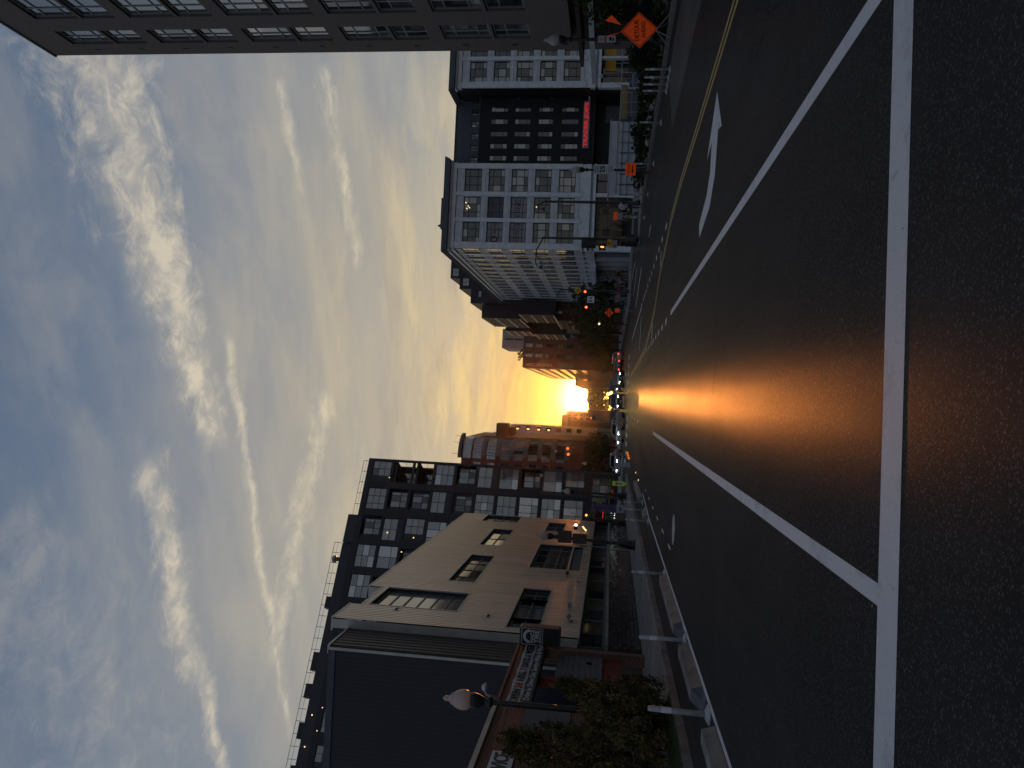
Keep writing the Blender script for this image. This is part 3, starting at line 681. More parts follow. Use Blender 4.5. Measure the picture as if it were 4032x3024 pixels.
for txt, a, b, m_ in (('OPEN', 20.98, 21.92,'sign_black'), ('24', 22.03,22.45,'sign_red'), ('HRS.', 22.6,23.4,'sign_black'), ('7', 23.5,23.66,'sign_red'), ('DAYS', 23.78,24.6,'sign_black'), ('A', 24.72,24.9,'sign_black'), ('WEEK', 25.0,25.95,'sign_black')):
    letters(bn, txt, (TY((a+b)/2),-.085,3.885), b-a, .24, m_, bold=.02)
sb = thing('wall_sign', 'white painted service sign on the red brick wall', 'sign', (-8.3, T0, 0), R(90)); part('board', MB().box(TY(16.5),-.05,3.46,TY(18.1),-.006,3.99), A['sign_white'], sb)
letters(sb, 'SERVICE', (TY(17.31),-.055,3.74), 1.42, .36, 'sign_black', bold=.02)
gl = thing('gooseneck_light', 'curved pale flood light on the tyre shop parapet', 'wall light', (-8.2, 21.1, 4.3)); part('arm', MB().tube([(0,0,0),(.1,-.1,.3),(.35,-.3,.38)],.03,8), A['white_trim_dull'], gl, smooth=True); part('shade', MB().lathe([(.05,.08),(.12,0),(.13,-.03)],12), A['white_trim_dull'], gl, (.38,-.33,.34), smooth=True)
# projecting tyre sign
mc = thing('projecting_sign', 'dark box sign with a white tyre arch emblem hung off the shop corner', 'sign', (-7.92, 25.9, 3.62))
mb = MB(); pr = [(-.31,-.62),(-.27,-.68),(.27,-.68),(.31,-.62),(.31,.62),(.27,.68),(-.27,.68),(-.31,.62)]; mb.prismy(pr, 0, .38); part('cabinet', mb, A['sign_back'], mc)
part('face', MB().prismy([(x*.93,z*.965) for x,z in pr], -.006, 0), A['sign_black'], mc)
def ring(a0, a1, r0_, r1_, cx, cz, y0, y1, n=18):
    m = MB()
    for i in range(n):
        t0, t1 = a0+(a1-a0)*i/n, a0+(a1-a0)*(i+1)/n
        P_ = [(cx+r*math.cos(t), cz+r*math.sin(t)) for r, t in ((r0_,t0),(r1_,t0),(r1_,t1),(r0_,t1))]; m.prismy(P_[::-1], y0, y1)
    return m
em = part('emblem', ring(0, math.pi, .15, .225, 0, .33, -.012, -.0065), A['sign_white'], mc); ring_in = part('emblem_groove', ring(0, math.pi, .183, .192, 0, .33, -.014, -.0125), A['sign_black'], em)
letters(mc, 'MACS', (0,-.011,.255), .42, .12, 'sign_white', bold=.02); letters(mc, 'TIRE', (0,-.011,.105), .42, .14, 'sign_white', bold=.02); letters(mc, 'SERVICE', (0,-.011,-.02), .42, .075, 'sign_white')
mb = MB()
for x0,z0,x1,z1 in ((-.26,-.1,.26,-.088),(-.26,.60,.26,.612),(-.272,-.09,-.26,.60),(.26,-.09,.272,.60)): mb.box(x0,-.012,z0,x1,-.0065,z1)
part('border', mb, A['sign_white'], mc); part('bracket', MB().box(-.4,.12,.5,-.31,.26,.56).box(-.4,.12,-.56,-.31,.26,-.5), A['black_metal'], mc)
# ---- dark apartment block, turned 28 degrees to the street
AP = (-10.2-.883*60, 115-.469*60); ap = thing('apartment_block', 'tall dark apartment block of gridded windows with roof railings', 'building', (AP[0],AP[1],0), R(28))
ra = random.Random(21); L = 60.0; mb = MB(); holes = []; cells = []
for c_ in range(11):
    for k in range(11):
        x1 = L-.35-c_*4.36-(0 if k < 1 else (.0 if c_ < 2 else .25*((k+c_)%2))); x0 = x1-3.35; z1 = 37.05-3.25*k; z0 = z1-2.85
        if k == 0 and c_ > 4: x1 -= .4
        if z0 < 2: continue
        kind = 'win'
        if (c_, k) in ((1,1),(0,4),(2,0),(1,2),(3,2),(1,4),(0,7),(2,5),(4,1),(5,3),(6,0),(7,2),(8,1)): kind = 'balcony'
        if (c_, k) in ((0,1),(0,2)): kind = 'loggia'
        holes.append((x0,x1,z0,z1)); cells.append((x0,x1,z0,z1,kind))
wall_holes(mb, 0, L-.02, .1, 37.9, holes, .28); part('facade', mb, A['apartment_dark'], ap)
mb = MB(); mb.box(0,.30,.1,L-4.2,.5,30.0); mb.box(0,2.2,30.0,L-4.2,24,37.85); mb.box(0,2.2,.1,L-.02,24,26.9); mb.box(L-4.2,3.8,26.9,L-.02,24,37.85)
part('core', mb, A['apartment_dark'], ap)
mb = MB(); mb.box(L-.3,.29,33.6,L-.02,24,37.85); mb.box(L-.3,2.6,27,L-.02,24,33.6); mb.box(L-4.2,.29,33.3,L-.3,3.8,33.75); mb.box(L-4.2,.29,30.0,L-.02,3.8,30.35); mb.box(L-4.2,.29,26.7,L-.02,3.8,27.0); mb.box(L-.3,.29,.1,L-.02,2.2,26.7)
part('corner_frame', mb, A['apartment_dark'], ap)
for i in range(13): window(ap, (L-.6-(i+1)*4.3,-.07,.45), 4.0, 3.4, (1,1,1), (2,1), 'dark_frame', ('glass_dark','glass_warm','glass_blue'), .08, .06, .09, weights=(5,2,2), rnd=ra)
part('shop_band', MB().box(L-9.5,-.16,1.22,L-1.2,-.08,1.38), A['sign_lime_dull'], ap); part('shop_band', MB().box(L-9.2,-.13,2.3,L-4.5,-.08,3.1), A['sign_lime_dull'], ap)
rails = MB()
def infill(*b): part('infill_panel', MB().box(*b), A['apartment_panel'], ap)
for x0, x1, z0, z1, kind in cells:
    w, h = x1-x0-.04, z1-z0-.04
    if kind == 'win':
        v = ra.random()
        if v < .62:
            window(ap, (x0+.02,.12,z0+.02), w, h, (1,1) if v < .4 else (.7,1,1), (1,1,1) if ra.random() < .5 else (1,2), 'dark_frame', ('glass_blind','glass_blue','glass_sky'), .07, .06, .1, weights=(4,3,3), rnd=ra)
        else:
            sw_ = .9; 
            if v < .8: window(ap, (x0+.02+sw_,.12,z0+.02), w-sw_, h, (1,1), (1,1,1), 'dark_frame', ('glass_blind','glass_blue','glass_dark'), .07, .06, .1, weights=(4,4,1), rnd=ra); infill(x0+.02,.10,z0+.02,x0+sw_,.28,z1-.02)
            else: window(ap, (x0+.02,.12,z0+.72), w, h-.7, (1,1), (1,1), 'dark_frame', ('glass_blind','glass_blue','glass_dark'), .07, .06, .1, weights=(4,4,1), rnd=ra); infill(x0+.02,.10,z0+.02,x1-.02,.28,z0+.70)
    else:
        if kind == 'balcony': window(ap, (x0+.5,.19,z0+.02), w-.9, h-.4, (1,1,.5), (1,1.6), 'dark_frame', ('glass_dark','glass_blue'), .07, .06, .08, rnd=ra); infill(x0+.02,.20,z0+.02,x0+.5,.27,z1-.02)
        else: window(ap, (x0+.3,3.65,z0+.02), w-.5, h-.4, (1,1), (1,1), 'dark_frame', ('glass_blue',), .07, .06, .1, rnd=ra)
        for q_ in range(13): rails.box(x0+.05+q_*.24,.05,z0+.04,x0+.065+q_*.24,.065,z0+1.0)
        rails.box(x0,.04,z0+1.0,x1,.07,z0+1.04)
part('balcony_rail', rails, A['black_metal'], ap)
for x, z in ((L-36.6,38.5),(L-38.4,37.4),(L-40.4,38.6),(L-35.6,37.3),(L-11.5,33.0),(L-3.0,34.2),(L-12,29.0),(L-14.2,30.4)):
    part('lamp', MB().ball((0,0,0),.09,8,6), A['lit_yellow'], ap, (x,.05,z), smooth=True)
mb = MB()
def railing(x0, x1, z, h=1.0, y=.2):
    mb.box(x0,y,z+h,x1,y+.05,z+h+.05); mb.box(x0,y,z+h*.5,x1,y+.03,z+h*.5+.03); k = int((x1-x0)/1.5)
    for i in range(k+1): mb.box(x0+(x1-x0)*i/k-.03,y+.005,z,x0+(x1-x0)*i/k+.03,y+.045,z+h)
railing(L-9.1,L-.4,37.9,.8); railing(L-60,L-13.4,39.5,1.05,.3); part('roof_railing', mb, A['black_metal'], ap)
part('parapet', MB().box(L-13.3,.1,37.9,L-9.1,6,39.35).box(0,.6,37.9,L-13.3,6,39.5), A['apartment_panel'], ap)
for x, w, h in ((L-22.6,1.6,.9),(L-31,2.4,1.0),(L-34.5,1.8,1.1),(L-39.5,2.0,.9),(L-44,1.4,.8)): part('roof_unit', MB().box(x,1.2,39.5,x+w,2.4,39.5+h).box(x+.1,1.1,39.6,x+w-.1,1.19,39.4+h), A['black_metal'], ap)
part('vent_cowl', MB().lathe([(.3,0),(.3,.5),(.55,.6),(.5,1.0),(.15,1.15)],12), A['galvanised'], ap, (L-15.7,.9,39.5), smooth=True)
# ================================================================= right side of the street
rr = random.Random(31)
# ---- brown brick building close to the camera; its facade faces the street
BX = 17.0; BE = 37.25; bb = thing('brick_building', 'tall brown brick building with paired loft windows at the right edge', 'building', (BX, BE, 0), R(-90))
BL = 27.0; bx = lambda y: BE-y       # local x runs from the far corner towards the camera
holes = []; wn = []
cols_ = [(34.62,36.02)]; y = 33.42
while y-1.9 > 11: cols_.append((y-1.9, y)); y -= 3.2
for k in range(6):
    top = 29.65-4.85*(k)
    if top < 9: break
    for a, b in cols_:
        for z1, h in ((top, 2.28), (top-2.43, 1.72)):
            holes.append((bx(b), bx(a), z1-h, z1)); wn.append((bx(b), bx(a), z1-h, z1, h > 2))
mb = MB(); wall_holes(mb, 0, BL, 4.2, 31.55, holes, .22); mb.box(0,.28,4.2,BL,7,31.5); mb.box(-.002,.0,4.2,0,.28,31.55)
part('brick_wall', mb, A['brick_brown'], bb)
part('roof_edge', MB().box(-.05,-.06,31.55,BL,.5,31.68), A['black_metal'], bb)
for x0, x1, z0, z1, up in wn:
    w = x1-x0
    window(bb, (x0+.02,.12,z0+.02), w-.04, z1-z0-.04, (1,1.6), (1,2.2,1) if up else (2,1), 'grey_metal', ('glass_sky','glass_blue','glass_dark'), .07, .06, .09, weights=(8,1,0) if z1 > 16 else (1,3,5), rnd=rr)
for k in range(12): part('drain_scupper', MB().box(.52,-.03,28.6-k*2.42,.68,.0-.001,28.85-k*2.42), A['sign_black'], bb)
mb = MB(); mb.box(0,0,.1,1.25,1.2,4.198); mb.box(1.25,.9,.1,BL,7,4.198)
part('base_wall', mb, A['brick_brown'], bb)
for i in range(7): window(bb, (1.3+i*3.6,.7,.5), 3.5, 3.0, (1,1,1), (2,1), 'dark_frame', ('glass_dark',), .08, .06, .1, rnd=rr)
for i in range(14): part('canopy_slat', MB().box(1.3,-.25-.09*i,3.55,22,-.20-.09*i,3.72), A['black_metal'], bb)
part('canopy_beam', MB().box(-.2,-1.62,2.98,22,-1.45,3.20), A['white_trim_dull'], bb)
for i in range(5): part('canopy_arm', MB().box(1.5+i*4.8,-1.45,3.05,1.62+i*4.8,0,3.14), A['black_metal'], bb)
# ---- white and black residential block across the side street: one building, two white wings and a dark link
WY = 90.0; wb = thing('white_residential_block', 'white framed residential block with a black brick middle and shops below', 'building', (0, WY, 0))
rw = random.Random(41)
rows = [(17.93,20.0),(15.18,17.13),(12.42,14.39),(9.65,11.61),(6.83,8.8)]
def white_wing(x0, x1, cols, open_end=False):
    holes = [(a,b,c,d) for a,b in cols for c,d in rows]
    mb = MB(); wall_holes(mb, x0, x1, 5.6, 20.9, holes, .3); part('front_wall', mb, A['white_trim'], wb)
    for a, b in cols:
        for c, d in rows:
            window(wb, (a+.02,.18,c+.02), b-a-.04, d-c-.04, (1,1.35,1.1), (1,2.2,1.1), 'dark_frame', ('glass_blue','glass_blind','glass_dark'), .07, .07, .1, weights=(3,2,7), rnd=rw)
        for c, d in rows:         # moulded spandrel bands above and below each window
            for k, (z, p) in enumerate(((d+.06,.05),(d+.22,.09),(c-.12,.07),(c-.30,.05),(c-.42,.10))):
                part('spandrel_moulding', MB().box(a-.02,-p,z,b+.02,-.001,z+.07), A['white_trim'], wb)
    edges = [x0]+[ (cols[i][1]+cols[i+1][0])/2 for i in range(len(cols)-1)]+[x1]
    for e, wd in [(edges[0]+.38,.36)]+[(e,.22) for e in edges[1:-1]]+([] if open_end else [(edges[-1]-.30,.30)]):
        part('pilaster', MB().box(e-wd,-.16,6.1,e+wd,-.0005,20.95), A['white_trim'], wb)
    # fluted frieze and deep cornice
    for a, b in cols:
        for k in range(6): part('frieze_rib', MB().box(a-.05,-.05,20.16+k*.12,b+.05,-.001,20.22+k*.12), A['white_trim'], wb)
    mb = MB(); mb.box(x0-.05,-.20,20.95,x1+.05,.4,21.45); mb.box(x0-.25,-.45,21.45,x1+.25,.4,21.65); part('entablature', mb, A['white_trim'], wb)
    mb = MB(); mb.prismy([(x0-.28,21.655),(x1+.28,21.655),(x1+.6,22.3),(x0-.6,22.3)], -.95, 4); part('cornice', mb, A['slate_grey'], wb)
    mb = MB(); mb.box(x0-.02,-.05,5.05,x1+.02,.5,5.6); mb.box(x0-.02,-.12,4.45,x1+.02,.4,4.75); part('shop_lintel', mb, A['white_trim'], wb)
    for k in range(5): part('louvre', MB().box(x0+.1,.1,4.78+k*.054,x1-.1,.16,4.81+k*.054), A['white_trim_dull'], wb)
colsA = [(18.08,20.65),(21.05,23.65),(24.25,26.95)]
white_wing(17.45, 27.55, colsA); white_wing(36.55, 47.2, [(37.2,39.85),(40.3,42.95),(43.4,46.0)])
for x0, x1 in ((17.45,18.05),(23.75,24.2),(27.0,27.55),(36.55,37.15),(40.0,40.25),(43.05,43.3)): part('shop_pier', MB().box(x0,-.02,.1,x1,.6,4.44), A['white_trim'], wb)
part('core', MB().box(18.0,.45,.1,27.5,45.6,21.64).box(36.6,.45,4.4,47.2,30,21.64).box(36.6,1.5,.1,47.2,30,4.4), A['shop_dark'], wb)
part('roof_unit', MB().box(21.5,8,22.0,25.5,14,24.6), A['slate_grey'], wb); part('roof_cowl', MB().lathe([(.3,0),(.25,.5),(.02,.9)],10), A['slate_grey'], wb, (20.2,.6,22.3))
# window banners in the first wing
for txt, i, r_, z, h, sp in (('NOW LE',0,2,13.55,.62,1), ('ASING!',1,2,13.55,.62,1), ('the edison',0,1,16.2,.42,1)):
    a, b = colsA[i]; c, d = rows[r_]
    part('window_banner', MB().box(a+.08,.209,c+.08,b-.08,.220,d-.08), A['window_film'], wb)
    if txt == 'the edison': letters(wb, 'edison', ((a+b)/2+.55,.203,z), 1.25, .42); letters(wb, 'the', ((a+b)/2+.0,.203,z+.42), .4, .2); part('emblem_disc', ring(0, 6.2832, .001, .40, a+.55, z, .202, .2085, 24), A['sign_black'], wb); letters(wb, 'E', (a+.55,.197,z), .3, .4, 'sign_white')
    else: letters(wb, txt, ((a+b)/2,.203,z-.1), 2.35, .50, sp=1.1)
a, b = colsA[1]; c, d = rows[1]; part('blind', MB().box(a+.08,.209,c+.08,b-.08,.220,d-.08), A['shop_panel'], wb)
for x, z in ((22.9,19.75),(22.5,19.45),(22.3,19.3),(22.2,19.6),(22.5,11.3)): part('lamp', MB().ball((0,0,0),.07,6,5), A['lit_yellow'], wb, (x,.06,z))
# street facade, seen at a grazing angle: 14 bays between deep pilasters
sf = part('street_wall', MB().box(.26,0,4.4,.36,45.9,20.9), A['shop_dark'], wb, (17.45,.32,0))
N_ = 14; by = 45.6/N_
pm = MB().box(-.13,-.17,4.4,.30,.17,20.95).mesh('pilaster', A['white_trim']); 
for i in range(1, N_+1): obj('pilaster', pm, wb, (17.45, i*by, 0))
sm = MB()
for z, p in ((0,.02),(.09,.06),(.22,.04),(.36,.07),(.50,.03),(.60,.08)): sm.box(-p,0,z,.2,by-.40,z+.085)
sm.box(.001,0,-.25,.19,by-.40,.72); spm = sm.mesh('spandrel', A['white_trim'])
fr_ = MB()
for k in range(6): fr_.box(-.06,0,k*.12,.2,by-.4,k*.12+.06)
frm = fr_.mesh('frieze', A['white_trim']); lv = MB().box(.0,0,0,.05,by-.4,.30).mesh('lintel_panel', A['white_trim_dull'])
tops = [20.05]+[r[0] for r in rows]
for i in range(N_):
    y0 = .2+i*by
    for c, d in rows:
        for u in range(2):
            o = window(wb, (17.45+.01, y0+(by-.4)*(1-u*.5), c+.02), (by-.42)/2, d-c+.1, (1,), (1,2.2,1), 'dark_frame', ('glass_mirror',), .05, .05, .06, rz=R(-90), rnd=rw)
    for (c, d), (c2, d2) in zip(rows, rows[1:]): obj('spandrel', spm, wb, (17.45, y0, d2+.22))
    obj('spandrel', spm, wb, (17.45, y0, 6.0)); obj('frieze', frm, wb, (17.45, y0, 20.12)); obj('lintel_panel', lv, wb, (17.47, y0, 5.15))
mb = MB(); mb.box(-.20,.35,20.95,.4,45.9,21.45); mb.box(-.45,.35,21.45,.4,45.9,21.65); part('street_entablature', mb, A['white_trim'], wb, (17.45,0,0))
mb = MB(); mb.add([(-.28,4.001,21.655),(.3,4.001,21.655),(.3,4.001,22.3),(-.6,4.001,22.3),(-.28,47,21.655),(.3,47,21.655),(.3,47,22.3),(-.6,47,22.3)], [(0,1,2,3),(7,6,5,4),(4,5,1,0),(3,2,6,7),(0,3,7,4)]); part('street_cornice', mb, A['slate_grey'], wb, (17.45,0,0))
mb = MB(); mb.box(-.10,.6,4.75,.4,45.9,5.1); mb.box(-.02,.6,4.40,.4,45.9,4.74); mb.box(-1.3,8,4.30,-.02,45.9,4.40); part('street_lintel', mb, A['white_trim'], wb, (17.45,0,0))
part('street_shopfront', MB().box(.5,.6,.1,.6,45.9,4.4), A['glass_dark'], wb, (17.45,0,0))
pm = MB().box(0,-.16,.1,.5,.16,4.4).mesh('shop_pier', A['white_trim_dull'])
for i in range(2, N_, 1): obj('shop_pier', pm, wb, (17.48, i*by, 0))
# black brick link with small windows, grey attic above
K = 93/90.; LY = 3.0
lx = [33.0-.0, 31.6, 30.2, 28.7+.0]
cx_ = [35.5*K, 34.06*K, 32.6*K, 31.12*K, 29.68*K, 28.25*K]; lr = [(15.15,17.2),(12.45,14.35),(9.8,11.55),(6.8,8.83)]
lz = lambda z: 1.6+(z-1.6)*K
holes = [(x-.33,x+.33,lz(c),lz(d)) for x in cx_ for c,d in lr]
mb = MB(); wall_holes(mb, 27.56, 36.54, 5.2, lz(18.5), holes, .2, y=LY); part('link_wall', mb, A['black_brick'], wb)
for x in cx_:
    for c, d in lr: window(wb, (x-.32,LY+.08,lz(c)+.01), .64, lz(d)-lz(c)-.02, (1,), (1,2.2,1), 'dark_frame', ('glass_blind','glass_blue','glass_dark','blue_blind'), .05, .05, .08, weights=(2,2,5,1), rnd=rw)
holes = [(x-.38,x+.38,lz(18.55),lz(19.7)) for x in cx_]
mb = MB(); wall_holes(mb, 27.56, 36.54, lz(18.5)+.002, lz(21.55), holes, .2, y=LY+1.0); part('attic_wall', mb, A['slate_grey'], wb)
for x in cx_: window(wb, (x-.37,LY+1.08,lz(18.55)), .74, lz(1.15+1.6)-1.6, (1,1), (1,1), 'dark_frame', ('glass_blue','glass_dark'), .05, .05, .08, rnd=rw)
part('terrace_coping', MB().box(27.56,LY-.08,lz(18.5)-.0,36.54,LY+.95,lz(18.5)+.18), A['slate_grey'], wb)
part('link_core', MB().box(27.56,LY+.25,5.2,36.54,30,lz(18.4)).box(27.56,LY+1.25,lz(18.4),36.54,30,lz(21.5)), A['shop_dark'], wb)
part('parapet_line', MB().box(27.56,LY+.9,lz(21.55),36.54,LY+1.3,lz(21.55)+.12), A['black_metal'], wb)
# the shop sign on the link
sg = thing('shop_sign', 'red letters spelling a grocery name on a grey board', 'sign', (33.2, WY+LY-.25, 6.05)); part('board', MB().box(-2.85,0,-.38,2.85,.2,.38), A['sign_board_grey'], sg)
letters(sg, "TRADER JOE'S", (0,-.03,-.03), 5.35, .58, 'neon_red', ext=.03, bold=.025)
part('light_bar', MB().box(2.9,-.02,-.32,4.0,.18,-.16), A['white_trim'], sg)
# ground floor of the link and the lit shop at the corner
mb = MB(); mb.box(27.56,LY+1.6,.1,36.54,LY+3,5.19); mb.box(27.56,LY-.4,5.0,36.54,LY+1.6,5.19); part('entrance_wall', mb, A['shop_dark'], wb)
part('entrance_poster', MB().box(34.0,LY+1.5,1.0,36.1,LY+1.59,3.8), A['shop_panel'], wb); part('entrance_poster', MB().box(28.8,LY+1.5,2.4,30.4,LY+1.59,3.0), A['teal_frame'], wb); part('entrance_light', MB().box(30.6,LY+1.45,2.5,32.4,LY+1.59,2.58), A['lit_warm'], wb)
si = MB(); si.box(18.05,.36-.02,1.2,23.7,.38-.03,4.0); part('shop_interior', MB().box(18.1,.30,1.25,22.6,.345,3.9), A['lit_warm'], wb)
for x, z, w, h, m_ in ((18.4,1.5,.6,1.2,'shop_panel'),(19.3,2.6,.8,.9,'maroon_wall'),(21.2,1.4,1.0,1.5,'lit_warm'),(20.2,1.3,.5,.5,'sign_yellow'),(22.0,2.9,.5,.7,'shop_panel')): part('display', MB().box(x,.27,z,x+w,.298,z+h), A[m_], wb)
letters(wb, 'S', (20.6,.24,2.2), .5, .8, 'sign_red', bold=.03)
for i in range(3): window(wb, (18.06+i*1.9,.10,.9), 1.88, 3.4, (1,), (1.5,1), 'dark_frame', ('clear_glass',), .06, .06, .08, rnd=rw)
for i in range(2): window(wb, (24.25+i*1.4,.10,.3), 1.36, 4.0, (1,), (2,1), 'dark_frame', ('glass_dark',), .06, .06, .08, rnd=rw)
for i in range(3): window(wb, (37.2+i*3.1,1.3,.3), 2.9, 4.0, (1,1), (2,1), 'dark_frame', ('glass_dark','glass_warm'), .06, .06, .08, rnd=rw)
part('shop_poster', MB().box(39.0,1.2,2.8,41.8,1.28,4.0), A['sign_yellow'], wb)
# ---- dark block behind and beyond, with projecting glazed bays
db = thing('dark_glazed_block', 'dark stepped block with projecting bays of sunlit glazing', 'building', (17.0, 137.0, 0)); rd_ = random.Random(51)
part('body', MB().box(0,0,.1,30,60,25.5).box(0,0,25.51,8,14,25.6), A['apartment_dark'], db)
for x0, x1, y0, z0, z1 in ((1.0,6,11,25.6,29.6),(3.8,14,11.5,29.6,32.0),(5.9,16,12,32.0,34.0)): part('upper_storey', MB().box(x0,y0,z0,x1,y0+14,z1), A['apartment_dark'], db)
for x, z, w in ((6.3,32.3,1.6),(4.4,30.1,1.5),(2.2,26.8,1.2)): window(db, (x,{6.3:11.9,4.4:11.4,2.2:10.9}[x],z), w, 1.3, (1,1), (1,), 'dark_frame', ('glass_blue',), .06, .06, .08, rnd=rd_)
def bay(y0, y1, z0, z1, xo=-2.5):
    part('bay', MB().box(xo,y0-137,z0,0,y1-137,z1), A['apartment_dark'], db)
    n = max(3, round((y1-y0)/1.9)); w = (y1-y0-.6)/n; nz = 3; h = (z1-z0-.5)/nz
    for i in range(n):
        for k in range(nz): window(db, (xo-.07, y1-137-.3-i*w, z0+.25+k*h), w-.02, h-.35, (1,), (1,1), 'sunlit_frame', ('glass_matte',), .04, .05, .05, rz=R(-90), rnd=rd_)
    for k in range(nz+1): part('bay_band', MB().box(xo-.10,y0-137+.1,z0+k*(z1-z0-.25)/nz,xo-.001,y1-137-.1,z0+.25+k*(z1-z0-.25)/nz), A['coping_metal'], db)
bay(140.7,157.5,18.8,26.0); bay(133,146.5,12.0,18.2); bay(141.3,158,4.5,12.4); bay(166.7,178,19.8,25.1); bay(172.4,186,12.8,19.4)
bs = thing('blade_sign', 'pale vertical sign lettered new apts beside the sunlit bays', 'sign', (17.05,136.2,0)); part('panel', MB().box(-1.32,0,13.1,-.12,.25,18.6), A['sign_board_grey'], bs); part('arm', MB().box(-.12,.05,13.6,.0,.2,13.75).box(-.12,.05,18.0,.0,.2,18.15), A['black_metal'], bs)
for i, ch in enumerate('NEW'): letters(bs, ch, (-.72,-.03,18.05-i*.52), .42, .40)
for i, ch in enumerate('APTS'): letters(bs, ch, (-.72,-.03,16.2-i*.52), .42, .40)
part('emblem_disc', ring(0, 6.2832, .2, .30, -.72, 14.05, -.03, -.002, 20), A['sign_black'], bs)
bs2 = thing('lease_sign', 'dark vertical board lettered lease on the dark block', 'sign', (15.6,136.0,0)); part('board', MB().box(-.55,0,7.9,.55,.12,12.0), A['apartment_dark'], bs2); part('arm', MB().box(.55,.03,11.4,1.4,.1,11.5), A['black_metal'], bs2)
for i, ch in enumerate('LEASE'): letters(bs2, ch, (0,-.02,11.5-i*.74), .5, .52, 'shop_panel')
# ================================================================= farther down the street
rf = random.Random(61)
def grid_front(parent, x0, x1, y, cols, rows, frame='dark_frame', glass=('glass_dark',), weights=None, c=(1,), r=(1,)):
    for a, b in cols:
        for lo, hi in rows: window(parent, (a,y,lo), b-a, hi-lo, c, r, frame, glass, .08, .07, .08, weights=weights, rnd=rf)
# brown block with the tall vertical lettering
mbk = thing('maroon_block', 'dull maroon block with vertical web address lettering on its end wall', 'building', (9.2,230,0)); rows = [(z,z+2.1) for z in (25.6,22.6,19.5,16.4,13.3,10.2,7.1,4.0)]
cols = [(3.1,4.2),(6.1,7.3),(9.3,10.4)]; holes = [(a,b,lo,hi) for a,b in cols for lo,hi in rows]
mb = MB(); wall_holes(mb, 0, 14, .1, 28.4, holes, .2); mb.box(0,.25,.1,14,110,28.3); part('wall', mb, A['maroon_wall'], mbk); grid_front(mbk, 0, 0, .1, [(a+.02,b-.02) for a,b in cols], [(l+.02,h-.02) for l,h in rows], 'dark_frame', ('glass_blind','glass_blue'), (2,1), (1,), (1,.5))
for i in range(9): 
    for z in (25.5,22.3,19.1,15.9,12.7,9.5): part('street_window', MB().box(-.05,6+i*10.5,z,-.001,14+i*10.5,z+1.6), A['glass_mirror'], mbk)
letters(mbk, 'THE202DC.COM', (.95,-.05,23.3), 7.8, .85, 'sign_board_grey', rot=(0,R(-90),0), ext=.03)
part('wall_panel', MB().box(.45,-.05,13.3,1.85,-.002,17.6), A['shop_panel'], mbk); part('panel_emblem', MB().box(.85,-.08,14.2,1.25,-.0505,14.6).box(1.32,-.08,14.2,1.62,-.0505,14.6).box(.85,-.08,14.7,1.62,-.0505,14.95), A['maroon_wall'], mbk)
part('penthouse', MB().box(5.8,3,28.4,11.6,20,35.3), A['pale_wall'], mbk); part('penthouse_strip', MB().box(8.3,2.9,29.0,8.75,2.99,31.5).box(8.3,2.9,32.0,8.75,2.99,34.5), A['maroon_wall'], mbk)
tree('roof_plant', 'small straggling roof plants on the maroon block', 'plant', (12.3,232,28.4), [(0,0,1.0,1.2,.8,1.0),(1.3,0,.6,.8,.6,.6)], .5, .08, 'leaf_dark', 400, .35, 3)
# red curved tower
rt = thing('red_curved_tower', 'dark red tower with a rounded corner and grey balcony bands', 'building', (-16.5,196,0))
def arc_poly(r_): return [(6.0-r_+r_*math.cos(t), -0+(-r_)*math.sin(t)) for t in [R(90)*i/8 for i in range(9)]]
rad = 5.0; curve = [(6.0-rad+rad*math.cos(R(a)), -rad*math.sin(R(a))) for a in range(0,91,9)]
body = curve+[(-12,-rad),(-12,30),(6.0,30)]
part('body', MB().prism(body[::-1], .1, 38.2), A['red_cladding'], rt)
def offset_ring(mb, d, z0, z1, a0=0, a1=90, st=9):
    pts = [(6.0-rad+(rad+d)*math.cos(R(a)), -(rad+d)*math.sin(R(a))) for a in range(a0, a1+1, st)]; q_ = [(6.0-rad+(rad-.05)*math.cos(R(a)), -(rad-.05)*math.sin(R(a))) for a in range(a1, a0-1, -st)]
    mb.prism((pts+q_)[::-1], z0, z1)
for k, z in enumerate((32.1,28.6,25.1,21.7,18.2,14.8,11.4)):
    b_ = MB(); offset_ring(b_, .25, z, z+1.05, 18, 81); part('balcony_band', b_, A['band_grey'], rt)
    w_ = MB(); offset_ring(w_, .10, z+1.06, z+3.2, 0, 90); part('window_ribbon', w_, A['glass_blue' if k < 2 else 'glass_dark'], rt)
    for a in range(9, 90, 9): 
        x, y_ = 6.0-rad+(rad+.13)*math.cos(R(a)), -(rad+.13)*math.sin(R(a)); part('mullion', MB().box(-.05,-.05,0,.05,.05,2.1), A['red_cladding'], rt, (x,y_,z+1.08))
    for x, w in ((-1.2,1.3),(-2.6,.9),(-4.4,1.2)): window(rt, (x,-rad-.06,z+1.1), w, 1.9, (1,1), (1,1), 'dark_frame', ('glass_blind','glass_blue') if k < 2 else ('glass_dark',), .07, .06, .08, rnd=rf)
c_ = MB(); offset_ring(c_, .9, 38.2, 39.0, 0, 90); part('crown_ring', c_, A['slate_grey'], rt); w_ = MB(); offset_ring(w_, .08, 35.8, 37.8, 0, 90); part('top_ribbon', w_, A['glass_blind'], rt)
part('street_wing', MB().box(3.5,2,.1,6.4,30,34.5), A['red_cladding'], rt); part('oriel', MB().box(6.4,6,28.5,9.6,12,31.3).box(6.4,9,27.2,8.6,16,28.5), A['maroon_wall'], rt)
for a in (10,45,80): part('mast', MB().tube([(6-rad+5.2*math.cos(R(a)),-5.2*math.sin(R(a)),39),(6-rad+5.2*math.cos(R(a)),-5.2*math.sin(R(a)),40.6)],.05,5), A['black_metal'], rt)
